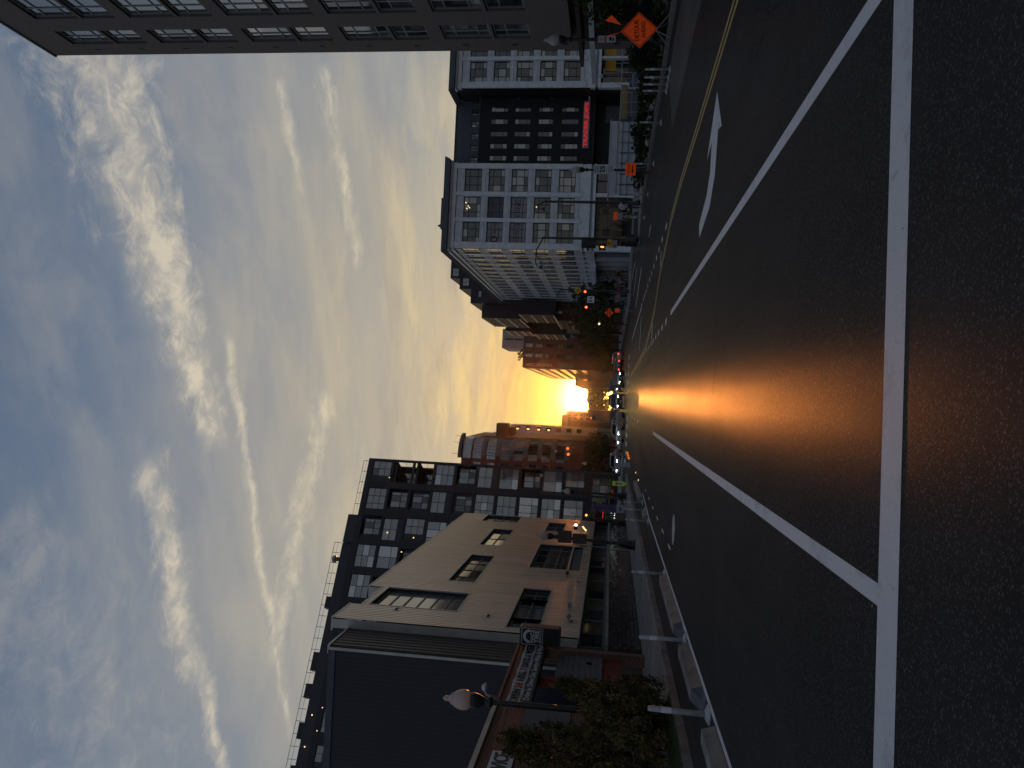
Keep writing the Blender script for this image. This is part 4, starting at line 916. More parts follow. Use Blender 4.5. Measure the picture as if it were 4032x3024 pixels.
# pale block beyond it
pb = thing('pale_block', 'pale block with a strip of lit windows beyond the red tower', 'building', (-24,260,0)); mb = MB(); mb.box(10.8,0,.1,14.9,12,35.1); part('wall', mb, A['pale_wall'], pb)
for i, z in enumerate((31.8,28.2,24.6,21.2,17.8,14.4,11.0)): 
    window(pb, (13.2,-.09,z), 1.3, 1.7, (1,1), (1,), 'dark_frame', ('glass_dark',), .07, .06, .08, rnd=rf)
    if i < 4: part('lit_window', MB().box(13.45,-.12,z+.4,13.9,-.095,z+1.2), A['lit_yellow'], pb)
fb = thing('far_stepped_block', 'far hazy stepped block on the left of the sunset', 'building', (-30,520,0)); mb = MB(); mb.box(0,0,.1,20.0,60,34.0); mb.box(20.0,0,.1,22.6,60,31.0); mb.box(22.6,0,.1,24.2,60,17.0); part('wall', mb, A['brown_wall'], fb)
for i in range(4):
    for z in (28,24,20,16,12): part('far_window', MB().box(14+i*1.9,-.06,z,14.9+i*1.9,-.001,z+1.8), A['glass_dark'], fb)
gb_ = thing('far_glazed_block', 'low far dull red block left of the sunset', 'building', (-26,420,0)); part('wall', MB().box(0,0,.1,14.6,40,24), A['maroon_wall'], gb_); part('panel_row', MB().box(10.4,-.08,18,13.9,-.001,23), A['brown_wall'], gb_)
fr2 = thing('far_right_block', 'far dark block right of the sunset with a signed wall', 'building', (6.15,330,0)); part('wall', MB().box(0,0,.1,25,60,16.4), A['brown_wall'], fr2); part('roof_rail', MB().box(0,.2,16.4,10,.3,17.2), A['black_metal'], fr2); letters(fr2, 'S', (1.6,-.05,12.6), .9, 1.2, 'shop_panel')
for x, y0, w, d, h in ((10.5,400,40,60,15),(-60,640,50,30,10.5),(14,480,60,60,22),(-48,330,30,60,24),(40,300,60,80,26),(-75,190,35,90,27)):
    b_ = thing('distant_building', {10.5:'distant brown block behind the right hand trees',-60:'very far low block under the sun on the left',14:'very far taller block behind the brown one',-48:'distant tall block behind the pale one',40:'distant wide block behind the dark glazed block',-75:'wide dark block behind the apartment block'}[x], 'building', (x,y0,0)); part('wall', MB().box(0,0,.1,w,d,h), A['brown_wall'], b_)
    for i in range(int(w/8)): part('far_window', MB().box(2+i*7,-.05,h*.55,4.5+i*7,-.001,h*.55+2), A['glass_dark'], b_)
# far wood closing the street
rt_ = random.Random(71); mb = MB()
def fn():
    x = rt_.gauss(0,1)*170; h = 58.0+2.6*math.sin(x*.07)+2.0*math.sin(x*.19+1)+1.2*math.sin(x*.43); z = h*math.sqrt(rt_.random()); return (x, 2000+rt_.uniform(-25,25), z), (0,-.5,.6)
leaf_cloud(mb, 16000, fn, 6.0, rt_, .6); part('far_wood', mb, A['leaf_dark'], kind='stuff')
# street trees: the dense row on the right, looser ones on the left
ti = 0
for x, y, hgt, wd, sd in ((14.3,104,7.4,2.2,1),(13.6,116,8.2,2.4,2),(13.0,128,8.6,2.6,3),(12.6,142,8.3,2.7,4),(12.2,158,8.6,2.8,5),(11.8,176,8.4,2.8,6),(11.6,198,8.8,3.0,7),(11.4,222,8.5,3.0,8)):
    lab = ['street tree nearest the red signals, behind the orange diamond sign', 'second street tree down the right pavement', 'third street tree down the right pavement', 'fourth street tree down the right pavement', 'fifth street tree down the right pavement', 'sixth street tree down the right pavement', 'seventh street tree down the right pavement', 'last street tree before the maroon block'][ti]; ti += 1
    lobes = [(rf.uniform(-.8,.8), rf.uniform(-.8,.8), hgt*f, wd*k_*rf.uniform(.85,1.1), wd*k_, hgt*.17) for f, k_ in ((.32,.75),(.45,1.0),(.6,1.0),(.75,.8),(.88,.5))]
    tree('street_tree', lab, 'tree', (x,y,.12), lobes, hgt*.25, .16, 'leaf_mid', 2400, .30, sd, 'street trees on the right')
ti = 0
for x, y, hgt, wd, sd in ((-9.0,128,6.2,2.0,11),(-11.2,124,5.6,2.0,12),(-8.2,142,6.0,1.8,13),(-8.6,165,7.0,2.0,14)):
    lab = ['loose tree behind the silver saloon on the left', 'low spreading tree nearest the apartment block corner', 'small tree past the loose one on the left', 'tree under the red curved tower'][ti]; ti += 1
    lobes = [(rf.uniform(-.9,.9), rf.uniform(-.6,.6), hgt*f, wd*k_*rf.uniform(.85,1.15), wd*k_, hgt*.17) for f, k_ in ((.38,.8),(.55,1.0),(.72,.9),(.87,.5))]
    tree('street_tree', lab, 'tree', (x,y,.12), lobes, hgt*.3, .13, 'leaf_mid', 1800, .28, sd, 'street trees on the left')
# ================================================================= street furniture
ro = random.Random(81)
# ---- globe street lamps (Washington pattern: fluted post, acorn globe with a finial)
def globe_lamp(loc, label, hgt=4.95, lean=(0,0)):
    t = thing('street_lamp', label, 'street lamp', loc, 0, 'globe street lamps'); t.rotation_euler = (lean[0], lean[1], 0); k = hgt-4.95
    part('base', MB().lathe([(.27,0),(.27,.10),(.22,.14),(.24,.22),(.20,.34),(.21,.40),(.15,.62),(.10,.80),(.115,.86),(.085,.92)], 16), A['black_metal'], t, smooth=True)
    po = MB(); n = 12; prev = None
    po.lathe([(.080,.9),(.076,1.8),(.072,1.82),(.066,3.3+k),(.06,3.82+k)], 12); part('post', po, A['black_metal'], t)
    part('collar', MB().lathe([(.06,3.80+k),(.12,3.84+k),(.12,3.90+k),(.07,3.95+k),(.09,4.02+k),(.15,4.12+k),(.17,4.24+k),(.17,4.30+k)], 14), A['black_metal'], t, smooth=True)
    g = part('globe', MB().lathe([(.15,4.305+k),(.205,4.38+k),(.225,4.47+k),(.215,4.56+k),(.175,4.66+k),(.12,4.73+k),(.13,4.745+k),(.075,4.79+k),(.055,4.84+k),(.065,4.86+k)], 20), A['globe'], t, smooth=True)
    part('finial', MB().lathe([(.06,4.862+k),(.068,4.88+k),(.045,4.92+k),(.012,4.95+k)], 12), A['globe'], g, smooth=True)
    return t
globe_lamp((-6.8,17.3,.12), 'globe lamp rising out of the conifers beside the tyre shop', lean=(0,R(-.4)))
lamp2 = globe_lamp((-6.93,38.5,.12), 'globe lamp with dark sign backs in front of the tile wall', lean=(0,R(2.2)))
globe_lamp((-7.02,59.6,.12), 'globe lamp beside the purple banner at the end of the left pavement', lean=(0,R(.8)))
globe_lamp((14.55,31,.12), 'globe lamp carrying two small white parking signs beside the detour diamond', 4.85)
globe_lamp((13.76,46,.12), 'globe lamp carrying the speed limit plate and an orange sign', 4.6)
globe_lamp((36.2,86,.12), 'small distant globe lamp in front of the right white wing', 4.6)
for (x,y,l) in ((-8.0,100,'small globe lamp past the crossing on the left, behind the silver saloon'),(-7.4,150,'glowing globe lamp before the red tower'),(-7.2,185,'farthest globe lamp on the left')): globe_lamp((x,y,.12), l)
# ---- plates on posts
def plate(name, label, cat, loc, w, h, m='sign_white', rz=0.0, back='sign_back', group=None, rad=.03):
    t = thing(name, label, cat, loc, rz, group)
    pts = []
    for cx, cz, a0 in ((w/2-rad,h/2-rad,0),(-w/2+rad,h/2-rad,90),(-w/2+rad,-h/2+rad,180),(w/2-rad,-h/2+rad,270)):
        for a in (0,45,90): pts.append((cx+rad*math.cos(R(a0+a)), cz+rad*math.sin(R(a0+a))))
    part('plate', MB().prismy(pts[::-1], 0, .006), A[back], t); part('face', MB().prismy(pts[::-1], -.004, -.0005), A[m], t); return t
s = plate('speed_sign', 'white speed limit 25 plate on the lamp post', 'sign', (13.75,45.87,2.86), .56, .74)
letters(s, 'SPEED', (0,-.007,.27), .40, .10); letters(s, 'LIMIT', (0,-.007,.12), .36, .10); letters(s, '25', (0,-.007,-.13), .42, .30, bold=.03)
s = plate('enforcement_sign', 'smaller white plate right below the speed limit plate', 'sign', (13.75,45.87,2.26), .56, .40); letters(s, 'PHOTO', (0,-.007,.08), .36, .09, 'sign_back'); letters(s, 'ENFORCED', (0,-.007,-.08), .46, .09, 'sign_back')
s = plate('detour_sign', 'orange detour plate with an arrow low on the lamp post', 'sign', (13.77,45.86,1.07), .74, .60, 'sign_orange'); letters(s, 'DETOUR', (0,-.007,.10), .58, .15)
part('arrow', MB().prismy([(-.24,-.11),(-.08,-.02),(-.08,-.08),(.24,-.08),(.24,-.14),(-.08,-.14),(-.08,-.20)], -.008, -.0045), A['sign_black'], s)
for z, lab in ((2.62,'red edged white parking plate on the lamp post, upper of two'), (2.24,'white plate with dark symbols on the lamp post, lower of two')):
    s = plate('parking_sign', lab, 'sign', (14.5,30.88,z), .27, .36)
    if z > 2.5: part('stripe', MB().box(-.125,-.007,.12,.125,-.0045,.17).box(-.125,-.007,-.17,.125,-.0045,-.12), A['sign_red'], s); part('print', MB().box(-.09,-.007,-.02,.09,-.0045,.0).box(-.09,-.007,.04,.09,-.0045,.06).box(-.09,-.007,-.08,.06,-.0045,-.06), A['sign_back'], s)
    else: part('print', MB().box(-.07,-.007,-.02,.07,-.0045,.08).box(-.09,-.007,-.12,.03,-.0045,-.05), A['sign_black'], s)
for x, z, w, h, lab in ((-6.72,3.58,.62,.68,'upper of two dark sign backs on the second lamp post'), (-6.78,2.85,.50,.70,'lower of two dark sign backs on the second lamp post')):
    plate('sign_back_plate', lab, 'sign', (x,38.36,z), w, h, 'sign_back')
tp = thing('sign_post', 'thin pale steel sign post at the foot of the tile wall', 'post', (-8.25,44,.12), 0); part('post', MB().tube([(0,0,0),(.16,0,3.3)],.03,8), A['galvanised'], tp); part('plate', MB().box(.07,-.15,2.45,.08,.15,2.95), A['sign_back'], tp)
# ---- roll-up diamond signs on folding stands
def diamond(loc, label, half, z0, lines, rz=0.0, rot=0.0, legs=True):
    t = thing('detour_diamond' if lines else 'warning_diamond', label, 'road sign', loc, rz); c = z0+half
    e = half; e2 = half*.955; q = half*.06
    out = [(0,-e),(e,0),(0,e),(-e,0)]; inn = [(x*.95,z*.95) for x,z in out]; lin = [(x*.90,z*.90) for x,z in out]
    f = part('panel', MB().prismy(out, -.01, 0), A['sign_orange'], t, (0,0,c), (0,rot,0))
    b = MB()
    for i in range(4):
        a, b2, c2, d = inn[i], inn[(i+1)%4], lin[(i+1)%4], lin[i]; b.prismy([a,b2,c2,d], -.016, -.0105)
    part('border', b, A['sign_black'], f)
    for k, (txt, w, h, z) in enumerate(lines): letters(f, txt, (0,-.014,z), w, h, bold=.01)
    if not lines: part('text_bars', MB().box(-.25,-.016,.12,.25,-.0105,.2).box(-.3,-.016,-.04,.3,-.0105,.04).box(-.25,-.016,-.2,.25,-.0105,-.12), A['sign_black'], f)
    if legs:
        for sx in (-1,1):
            for sy in (-1,1): part('leg', MB().tube([(0,.03,z0+.08),(sx*.45,sy*.35,0)],.018,6), A['grey_metal'], t)
    part('mast', MB().tube([(0,.02,z0-.0),(0,.02,z0+2*half)],.016,6), A['black_metal'], t); return t
dd = diamond((13.46,28.0,.1), 'big orange detour ahead diamond sign leaning at the kerb', .66, .42, [('DETOUR',.78,.17,.10),('AHEAD',.62,.15,-.14)], rot=R(-4))
for sx, rz_ in ((-.05,.0),(.22,.0)):
    part('flag', MB().prismy([(sx-.02,1.74),(sx+.35-.5*(sx<0),2.1),(sx+.14-.3*(sx<0),2.32)][::(1 if sx>0 else -1)], -.004, .004), A['sign_orange'], dd)
diamond((8.6,75,.0), 'small distant orange diamond sign with three lines of print', .44, 1.74, [], legs=False); 
t = thing('sign_plaque', 'small orange plaque under the distant diamond sign', 'sign', (8.85,75,1.2)); part('plate', MB().box(-.2,0,0,.2,.02,.45), A['sign_orange'], t); part('post', MB().tube([(0,.04,-1.2),(0,.04,.4)],.03,6), A['grey_metal'], t)
# ---- flexible lane posts with flared feet
def flex_post(loc, label, group, h=.92, lean=0.0, rz=0.0):
    t = thing('flex_post', label, 'bollard', loc, rz, group); t.rotation_euler = (0,lean,rz)
    part('foot', MB().lathe([(.15,0),(.15,.02),(.10,.05),(.055,.07)],14), A['post_grey'], t, smooth=True); part('tube', MB().lathe([(.042,.06),(.040,h-.02),(.028,h)],12), A['post_grey'], t, smooth=True)
    part('band', MB().lathe([(.0425,h*.62),(.0425,h*.78)],12), A['sign_white'], t); return t
for y, lab, l_ in ((11.54,'grey lane post nearest the camera on the left',.01),(15.05,'second lane post on the left, past the first kerb block',-.01),(20.75,'third lane post on the left, past the second kerb block',.0),(29.75,'leaning lane post level with the tile wall',.03),(32.8,'fifth lane post on the left',.0),(35.2,'last lane post on the left before the patch',-.02)):
    flex_post((-4.43,y,0), lab, 'lane posts on the left', .88, l_)
for x, y, lab in ((12.12,28.2,'first of four close lane posts near the detour diamond'),(12.1,28.85,'second of the four close lane posts'),(12.08,29.45,'third of the four close lane posts'),(12.06,30.0,'fourth of the four close lane posts'),(11.98,33.2,'single lane post past the four close ones'),(11.97,38.9,'lane post in front of the orange detour plate'),(12.1,45.2,'lane post before the person in the pale shirt'),(11.95,50.2,'lane post farthest up the right kerb')):
    flex_post((x,y,0), lab, 'lane posts on the right', .92, ro.uniform(-.02,.02))
# ---- concrete kerb blocks between the posts
def kerb_block(loc, label, L, rz=0.0):
    t = thing('kerb_block', label, 'kerb block', loc, rz, 'concrete kerb blocks'); w, h = .15, .18
    mb = MB(); pr = [(-w,0),(w,0),(w*.62,h),(-w*.62,h)]
    mb.add([(x,.25,z) for x,z in pr]+[(x,L,z) for x,z in pr], [(0,1,2,3),(7,6,5,4),(4,5,1,0),(5,6,2,1),(6,7,3,2),(7,4,0,3)]); part('block', mb, A['kerb_stone'], t)
    part('end_ramp', MB().add([(-w,.249,0),(w,.249,0),(w*.62,.249,h),(-w*.62,.249,h),(-w*.8,-.25,0),(w*.8,-.25,0),(w*.5,-.2,.04),(-w*.5,-.2,.04)], [(3,2,1,0),(4,5,6,7),(0,1,5,4),(1,2,6,5),(2,3,7,6),(3,0,4,7)]), A['slate_grey'], t)
kerb_block((-4.52,7.4,0), 'concrete kerb block nearest the camera, cut by the frame', 3.6); kerb_block((-4.5,12.2,0), 'concrete kerb block between the first and second lane posts', 2.5); kerb_block((-4.48,15.7,0), 'worn brown kerb block between the second and third lane posts', 4.6); kerb_block((-4.45,30.4,0), 'small far kerb block by the leaning post', 1.8); kerb_block((-4.45,36.2,0), 'far kerb block by the patch', 8.0)
for x, y, l_ in ((-4.02,45.8,'small yellow road reflector, farther of two'),(-4.01,41.3,'small yellow road reflector, nearer of two')): t = thing('road_reflector', l_, 'reflector', (x,y,0)); part('body', MB().box(-.05,-.05,0,.05,.05,.03), A['kerb_stone'], t); part('lens', MB().box(-.045,-.056,.005,.045,-.0505,.028), A['lit_yellow'], t)  # lens material glows in place of light thrown back
pt = thing('utility_pillar', 'flat grey utility pillar at the end of the left pavement', 'utility box', (-4.6,58.3,0)); part('body', MB().box(-.17,-.12,0,.17,.12,1.10), A['white_trim_dull'], pt); part('cap', MB().box(-.19,-.14,1.101,.19,.14,1.14), A['galvanised'], pt)
for i, (x, y) in enumerate(((-4.17,59.6),(-4.16,62.5),(-4.14,65.3))): t = thing('orange_marker', ('nearest','middle','farthest')[i]+' of three small orange markers on the left kerb', 'road marker', (x,y,0)); part('block', MB().box(-.1,-.05,0,.1,.05,.2), A['rubber'], t); part('reflector', MB().box(-.09,-.056,.03,.09,-.0505,.18), A['marker_orange'], t)
ps = thing('pedestrian_sign', 'lime green in-street pedestrian sign with a pointed foot', 'road sign', (-6.45,62.5,.12)); part('panel', MB().prismy([(0,0),(.19,.22),(.19,1.12),(-.19,1.12),(-.19,.22)], 0, .03), A['sign_lime'], ps); part('face', MB().prismy([(-.11,.30),(.11,.30),(.11,.92),(-.11,.92)], -.006, -.0005), A['sign_white'], ps); part('disc', MB().tube([(0,-.012,.76),(0,-.0065,.76)],.085,14), A['sign_red'], ps); part('figure', MB().prismy([(-.05,.36),(.0,.46),(.05,.36),(.03,.56),(-.03,.56)], -.012, -.0065), A['sign_black'], ps)
bo = thing('small_bollard', 'short black bollard with a pale cap on the verge', 'bollard', (-6.42,16.9,.12)); part('post', MB().lathe([(.07,0),(.07,.32),(.085,.33),(.085,.36)],12), A['black_metal'], bo, smooth=True); part('cap', MB().lathe([(.088,.361),(.088,.40),(.05,.43),(.02,.44)],12), A['sign_white'], bo, smooth=True)
cn = thing('traffic_cone', 'orange cone standing in the dark shop entrance', 'traffic cone', (-8.75,22.6,.13)); part('cone', MB().lathe([(.14,.04),(.03,.70)],14), A['sign_orange'], cn); part('foot', MB().box(-.19,-.19,0,.19,.19,.04), A['sign_orange'], cn); part('collar', MB().lathe([(.098,.34),(.078,.46)],14), A['sign_white'], cn)
# ---- traffic signals
def signal_pole(loc, label, arm, lamp_arm, heads, h=7.1):
    t = thing('signal_pole', label, 'traffic signal', loc)
    part('pole', MB().lathe([(.2,0),(.2,.3),(.13,.4),(.11,3),(.08,h)],12), A['black_metal'], t, smooth=True)
    if lamp_arm:
        x, z = lamp_arm; part('lamp_arm', MB().tube([(0,0,h-.1),(x*.4,0,h+.35),(x*.85,0,h+.40),(x,0,h+.2)],[.05,.045,.04,.03],8), A['black_metal'], t, smooth=True)
        l = part('pendant', MB().lathe([(.03,.30),(.10,.22),(.16,.08),(.19,0)],12), A['black_metal'], t, (x,0,h-.14), smooth=True); part('bowl', MB().lathe([(.17,0),(.15,-.16),(.07,-.30),(.01,-.34)],12), A['globe'], l, smooth=True)
    if arm: part('mast_arm', MB().tube([(0,0,5.6),(arm,0,5.9)],[.07,.045],8), A['black_metal'], t, smooth=True)
    return t
def signal_head(loc, label, lit=2, rz=0.0, colour='lit_red'):
    t = thing('traffic_signal', label, 'traffic signal', loc, rz); part('housing', MB().box(-.18,0,-.52,.18,.25,.52), A['black_metal'], t)
    for k in range(3):
        z = -.34+k*.34; v = MB()
        for i in range(8):
            a0, a1 = R(10+160*i/8), R(10+160*(i+1)/8); v.add([(.15*math.cos(a0),0,z+.15*math.sin(a0)),(.15*math.cos(a1),0,z+.15*math.sin(a1)),(.15*math.cos(a1),-.22,z+.15*math.sin(a1)-.03),(.15*math.cos(a0),-.22,z+.15*math.sin(a0)-.03)], [(0,1,2,3)])
        part('visor', v, A['black_metal'], t); part('lens', MB().tube([(0,-.02,z),(0,-.001,z)],.13,14), A[colour if k == lit else 'sign_black'], t)
    return t
signal_pole((11.95,57,.13), 'signal pole at the right corner with a pendant lamp arm', 0, (-2.2,0), 2); signal_pole((14.65,57,.13), 'second pole by the lit shop with a short pendant arm', 0, (-.55,0), 1)
signal_head((11.75,56.6,3.75), 'dark signal head on the corner pole, seen from the side, right one', -1, R(75)); signal_head((11.25,56.6,3.75), 'dark signal head on the corner pole, seen from the side, left one', -1, R(-75))
w_ = thing('walk_signal', 'pedestrian signal showing an orange hand', 'traffic signal', (11.3,56.7,2.75)); part('housing', MB().box(-.22,0,-.24,.22,.2,.24), A['black_metal'], w_); part('hood', MB().box(-.23,-.18,.2,.23,0,.24).box(-.23,-.18,-.2,-.2,0,.2).box(.2,-.18,-.2,.23,0,.2), A['black_metal'], w_)
part('hand', MB().prismy([(-.06,-.12),(.04,-.12),(.06,-.02),(.06,.1),(.03,.1),(.02,.13),(-.01,.13),(-.02,.12),(-.05,.11),(-.06,.0)], -.012, -.0005), A['lit_orange'], w_)
s = plate('yellow_sign', 'yellow plate with a bent arrow under the orange hand signal', 'sign', (11.55,56.6,2.22), .62, .36, 'sign_yellow'); part('arrow', MB().prismy([(-.04,-.1),(.02,-.1),(.02,.06),(.08,.06),(-.01,.14),(-.1,.06),(-.04,.06)], -.008, -.0045), A['sign_black'], s)
s = plate('mauve_sign', 'pale mauve plate below the yellow one', 'sign', (11.5,56.6,1.84), .6, .34, 'sign_board_grey'); part('disc', MB().tube([(-.12,-.008,0),(-.12,-.0045,0)],.08,12), A['maroon_wall'], s)
signal_pole((12.55,88,.13), 'farther signal pole with a long mast arm over the street', -2.4, (-2.6,0), 0, 7.9)
signal_head((12.35,87.7,4.75), 'red signal hung in front of the white block corner', 2); signal_head((10.6,87.7,4.55), 'red signal over the right lane, in front of the trees', 2)
dm = thing('yellow_diamond', 'dull yellow diamond warning sign on the far mast', 'road sign', (12.5,87.8,5.9)); part('panel', MB().prismy([(0,-.46),(.46,0),(0,.46),(-.46,0)], 0, .01), A['sign_yellow'], dm); part('symbol', MB().box(-.12,-.006,-.2,-.04,-.001,.2).box(.04,-.006,-.2,.12,-.001,.2), A['sign_black'], dm)
s = plate('street_plate', 'white lane plate hanging below the far signals', 'sign', (11.5,87.8,4.42), .75, .8); part('print', MB().box(-.25,-.007,-.2,-.1,-.0045,.2).box(.05,-.007,-.1,.25,-.0045,.1), A['sign_back'], s)
signal_pole((-8.4,92,.13), 'signal pole on the far left corner with a pendant lamp', 3.2, (2.3,0), 0, 8.0); signal_pole((-9.5,78,.13), 'dark pole with a pendant lamp in front of the apartment block', 0, (1.8,0), 0, 8.4)
signal_head((-5.9,95,6.3), 'red signal beside the red tower, right one', 2); signal_head((-6.6,95,6.2), 'dimmer red signal beside the red tower, left one', 2)
signal_head((3.2,118,5.2), 'small red signal far down the street over the white lights', 2); signal_head((-3.2,150,5.0), 'small red signal farthest down the street', 2)
t = thing('orange_beacon', 'small orange beacon lamp above the purple banner', 'lamp', (-8.9,61,3.15)); part('lens', MB().ball((0,0,0),.09,8,6), A['lit_orange'], t, smooth=True); part('stem', MB().tube([(0,.1,-3.0),(0,.1,0),(0,0,0)],.03,6), A['black_metal'], t)
for x, y, z, l_ in ((5.6,210,9,'pale lamp glow among the right hand trees'),(9.6,96,3.4,'white lamp under the street canopy'),(-1.5,300,7,'small street light far down the middle')):
    t = thing('street_light', l_, 'street lamp', (x,y,.1)); part('post', MB().tube([(0,.1,0),(0,.1,z)],.06,6), A['black_metal'], t); part('lens', MB().ball((0,0,z),.14,8,6), A['lit_yellow'], t, smooth=True)
# ---- right kerb: planting, fence, shelter
def bush(loc, label, lobes, n, size, leaf, seed, group=None): return tree('shrub', label, 'shrub', loc, lobes, .25, .03, leaf, n, size, seed, group)
tree('topiary_ball', 'dark round clipped bush under the detour diamond', 'shrub', (14.15,31.8,.12), [(0,0,.78,.62,.62,.66)], .3, .05, 'leaf_dark', 5200, .07, 5)
tree('ornamental_tree', 'dark low tree over the detour sign, in front of the brick building', 'tree', (16.3,29.2,.12), [(-.6,0,2.6,1.1,1.3,.8),(.2,.3,3.2,1.2,1.3,.8),(-.9,1.0,2.1,.8,.8,.6),(.4,-.9,2.2,1.1,1.0,.7),(0,.2,1.4,1.0,1.1,.6)], 1.3, .09, 'leaf_dark', 5200, .13, 6)
for i, (x, y, r_, h, n, lab, lf) in enumerate(((14.4,26.6,.7,.65,1700,'scruffy bush below the detour diamond','leaf_mid'),(14.5,29.6,.65,.55,1500,'low bush behind the four lane posts','leaf_dark'),(14.45,34.4,.7,.75,1500,'dark bush right after the clipped ball','leaf_dark'),(14.4,36.6,.75,.85,1500,'leafy bush in front of the parked car','leaf_mid'),(14.4,39.0,.8,.8,1500,'leafy bush left of the parked car','leaf_mid'),(14.45,41.4,.75,.95,1500,'tall bush before the white shelter','leaf_dark'),(14.4,44.0,.75,.8,1400,'bush at the foot of the speed limit lamp','leaf_mid'),(14.4,47.2,.7,.7,1200,'bush between the speed limit lamp and the person in a pale shirt','leaf_dark'),(14.4,50.0,.7,.75,1200,'last bush on the right kerb','leaf_mid'))):
    bush((x,y,.13), lab, [(ro.uniform(-.1,.1),ro.uniform(-.2,.2),h*.5,.55,r_,h*.5),(ro.uniform(-.2,.2),ro.uniform(-.5,.5),h*.75,.4,.5,h*.35)], n, .10, lf, 100+i, 'bushes along the right kerb')
bb_ = thing('bare_branch', 'dark bare branch leaning over the bushes', 'branch', (14.5,38.0,.13)); part('stem', MB().tube([(0,0,0),(.3,-.2,.5),(.55,-.3,1.0),(1.4,-.4,1.5),(2.3,-.4,1.75)],[.03,.025,.02,.014,.006],6), A['bark'], bb_); 
for p_ in (((.55,-.3,1.0),(.8,-.5,1.5),(.9,-.6,2.0)),((1.4,-.4,1.5),(1.6,-.2,1.9),(2.0,-.1,2.2)),((1.0,-.35,1.25),(1.5,-.3,1.3),(1.9,-.3,1.2))): part('twig', MB().tube(list(p_),[.012,.008,.003],5), A['bark'], bb_)
fn_ = thing('metal_fence', 'thin metal fence with a pale top rail in front of the grocery', 'fence', (17.2,58.0,.13))
for i in range(19): part('fence_post', MB().tube([(i*.75,0,0),(i*.75,0,1.75)],.022,6), A['galvanised'], fn_)
part('top_rail', MB().tube([(0,-.03,1.76),(13.5,-.03,1.76)],.03,6), A['post_grey'], fn_); part('mid_rail', MB().tube([(0,-.03,.95),(13.5,-.03,.95)],.018,6), A['galvanised'], fn_)
sh = thing('dining_shelter', 'white panelled dining shelter with a pale fascia', 'shelter', (17.6,66,.0)); 
part('fascia', MB().box(0,-.1,2.05,6.3,.15,2.62), A['shelter_white'], sh); part('roof', MB().box(-.1,-.15,2.63,6.4,3.2,2.72), A['white_trim_dull'], sh)
for i in range(7): part('panel', MB().box(.04+i*.9,0,.1,.9+i*.9,.06,2.04), A['shelter_white'], sh)
for i in range(8): part('frame_post', MB().box(-.03+i*.9,-.09,0,.03+i*.9,-.001,1.75), A['slate_grey'], sh)
for z in (.45,1.1,1.62): part('frame_rail', MB().box(-.1,-.13,z,6.4,-.091,z+.05), A['slate_grey'], sh)
hb = thing('hoarding', 'yellow and dark stacked boards behind the fence', 'hoarding', (25.6,70,0)); part('yellow_board', MB().box(0,0,1.35,3.1,.1,1.9), A['sign_yellow_dull'], hb); part('dark_board', MB().box(.2,0,.1,2.6,.08,1.34), A['shop_panel'], hb); part('white_post', MB().box(2.7,-.02,.2,2.85,.1,1.34), A['white_trim_dull'], hb); 
# ---- conifers beside the first lamp
def conifer(loc, label, hgt, rad_, n, seed, leaf='leaf_conifer', lean=(0,0)):
    """upright branchlets like flames round a thin trunk"""
    rnd = random.Random(seed); t = thing('conifer', label, 'tree', loc, 0, 'conifers beside the tyre shop'); part('trunk', MB().tube([(0,0,0),(lean[0]*.5,lean[1]*.5,hgt*.5),(lean[0],lean[1],hgt*.92)],[.06,.045,.012],7), A['bark'], t, smooth=True)
    cb = MB(); br = []
    for i in range(46):
        f = rnd.random()**.8; a = rnd.uniform(0,6.283); r_ = rad_*(1-f)**.7*rnd.uniform(.45,1.0)+.03; ln = hgt*(.16+.12*(1-f))*rnd.uniform(.7,1.2)
        br.append((f*.82,a,r_,ln))
    br.append((.80,0,.0,hgt*.2))
    def fn():
        f, a, r_, ln = rnd.choice(br); k = rnd.random(); w = .16*rad_**.5*(1-k)**.6+.012; z = hgt*f+k*ln; q = r_*(.75+.25*k)
        return (lean[0]*f+q*math.cos(a)+rnd.gauss(0,w*.6), lean[1]*f+q*math.sin(a)+rnd.gauss(0,w*.6), max(.04,z)), (math.cos(a)*.45, math.sin(a)*.45, 1.2)
    leaf_cloud(cb, n, fn, .075, rnd, .26); part('crown', cb, A[leaf], t); return t
conifer((-6.15,16.4,.15), 'slim pointed conifer just right of the first lamp post', 2.45, .50, 7000, 1, lean=(.2,.0)); conifer((-6.25,15.8,.15), 'middle conifer right of the lamp post', 1.75, .45, 6000, 2, lean=(.15,0)); conifer((-6.45,15.2,.15), 'shortest conifer of the group', 1.25, .45, 5000, 3, lean=(.1,0))
conifer((-7.35,16.6,.15), 'broad tall conifer in front of the brick wall', 3.55, 1.0, 11000, 4); conifer((-7.6,15.4,.15), 'broad conifer at the lower left edge of the photo', 2.6, .95, 9000, 5); conifer((-6.9,16.0,.15), 'bushy conifer in the middle of the group', 2.3, .75, 8000, 6)
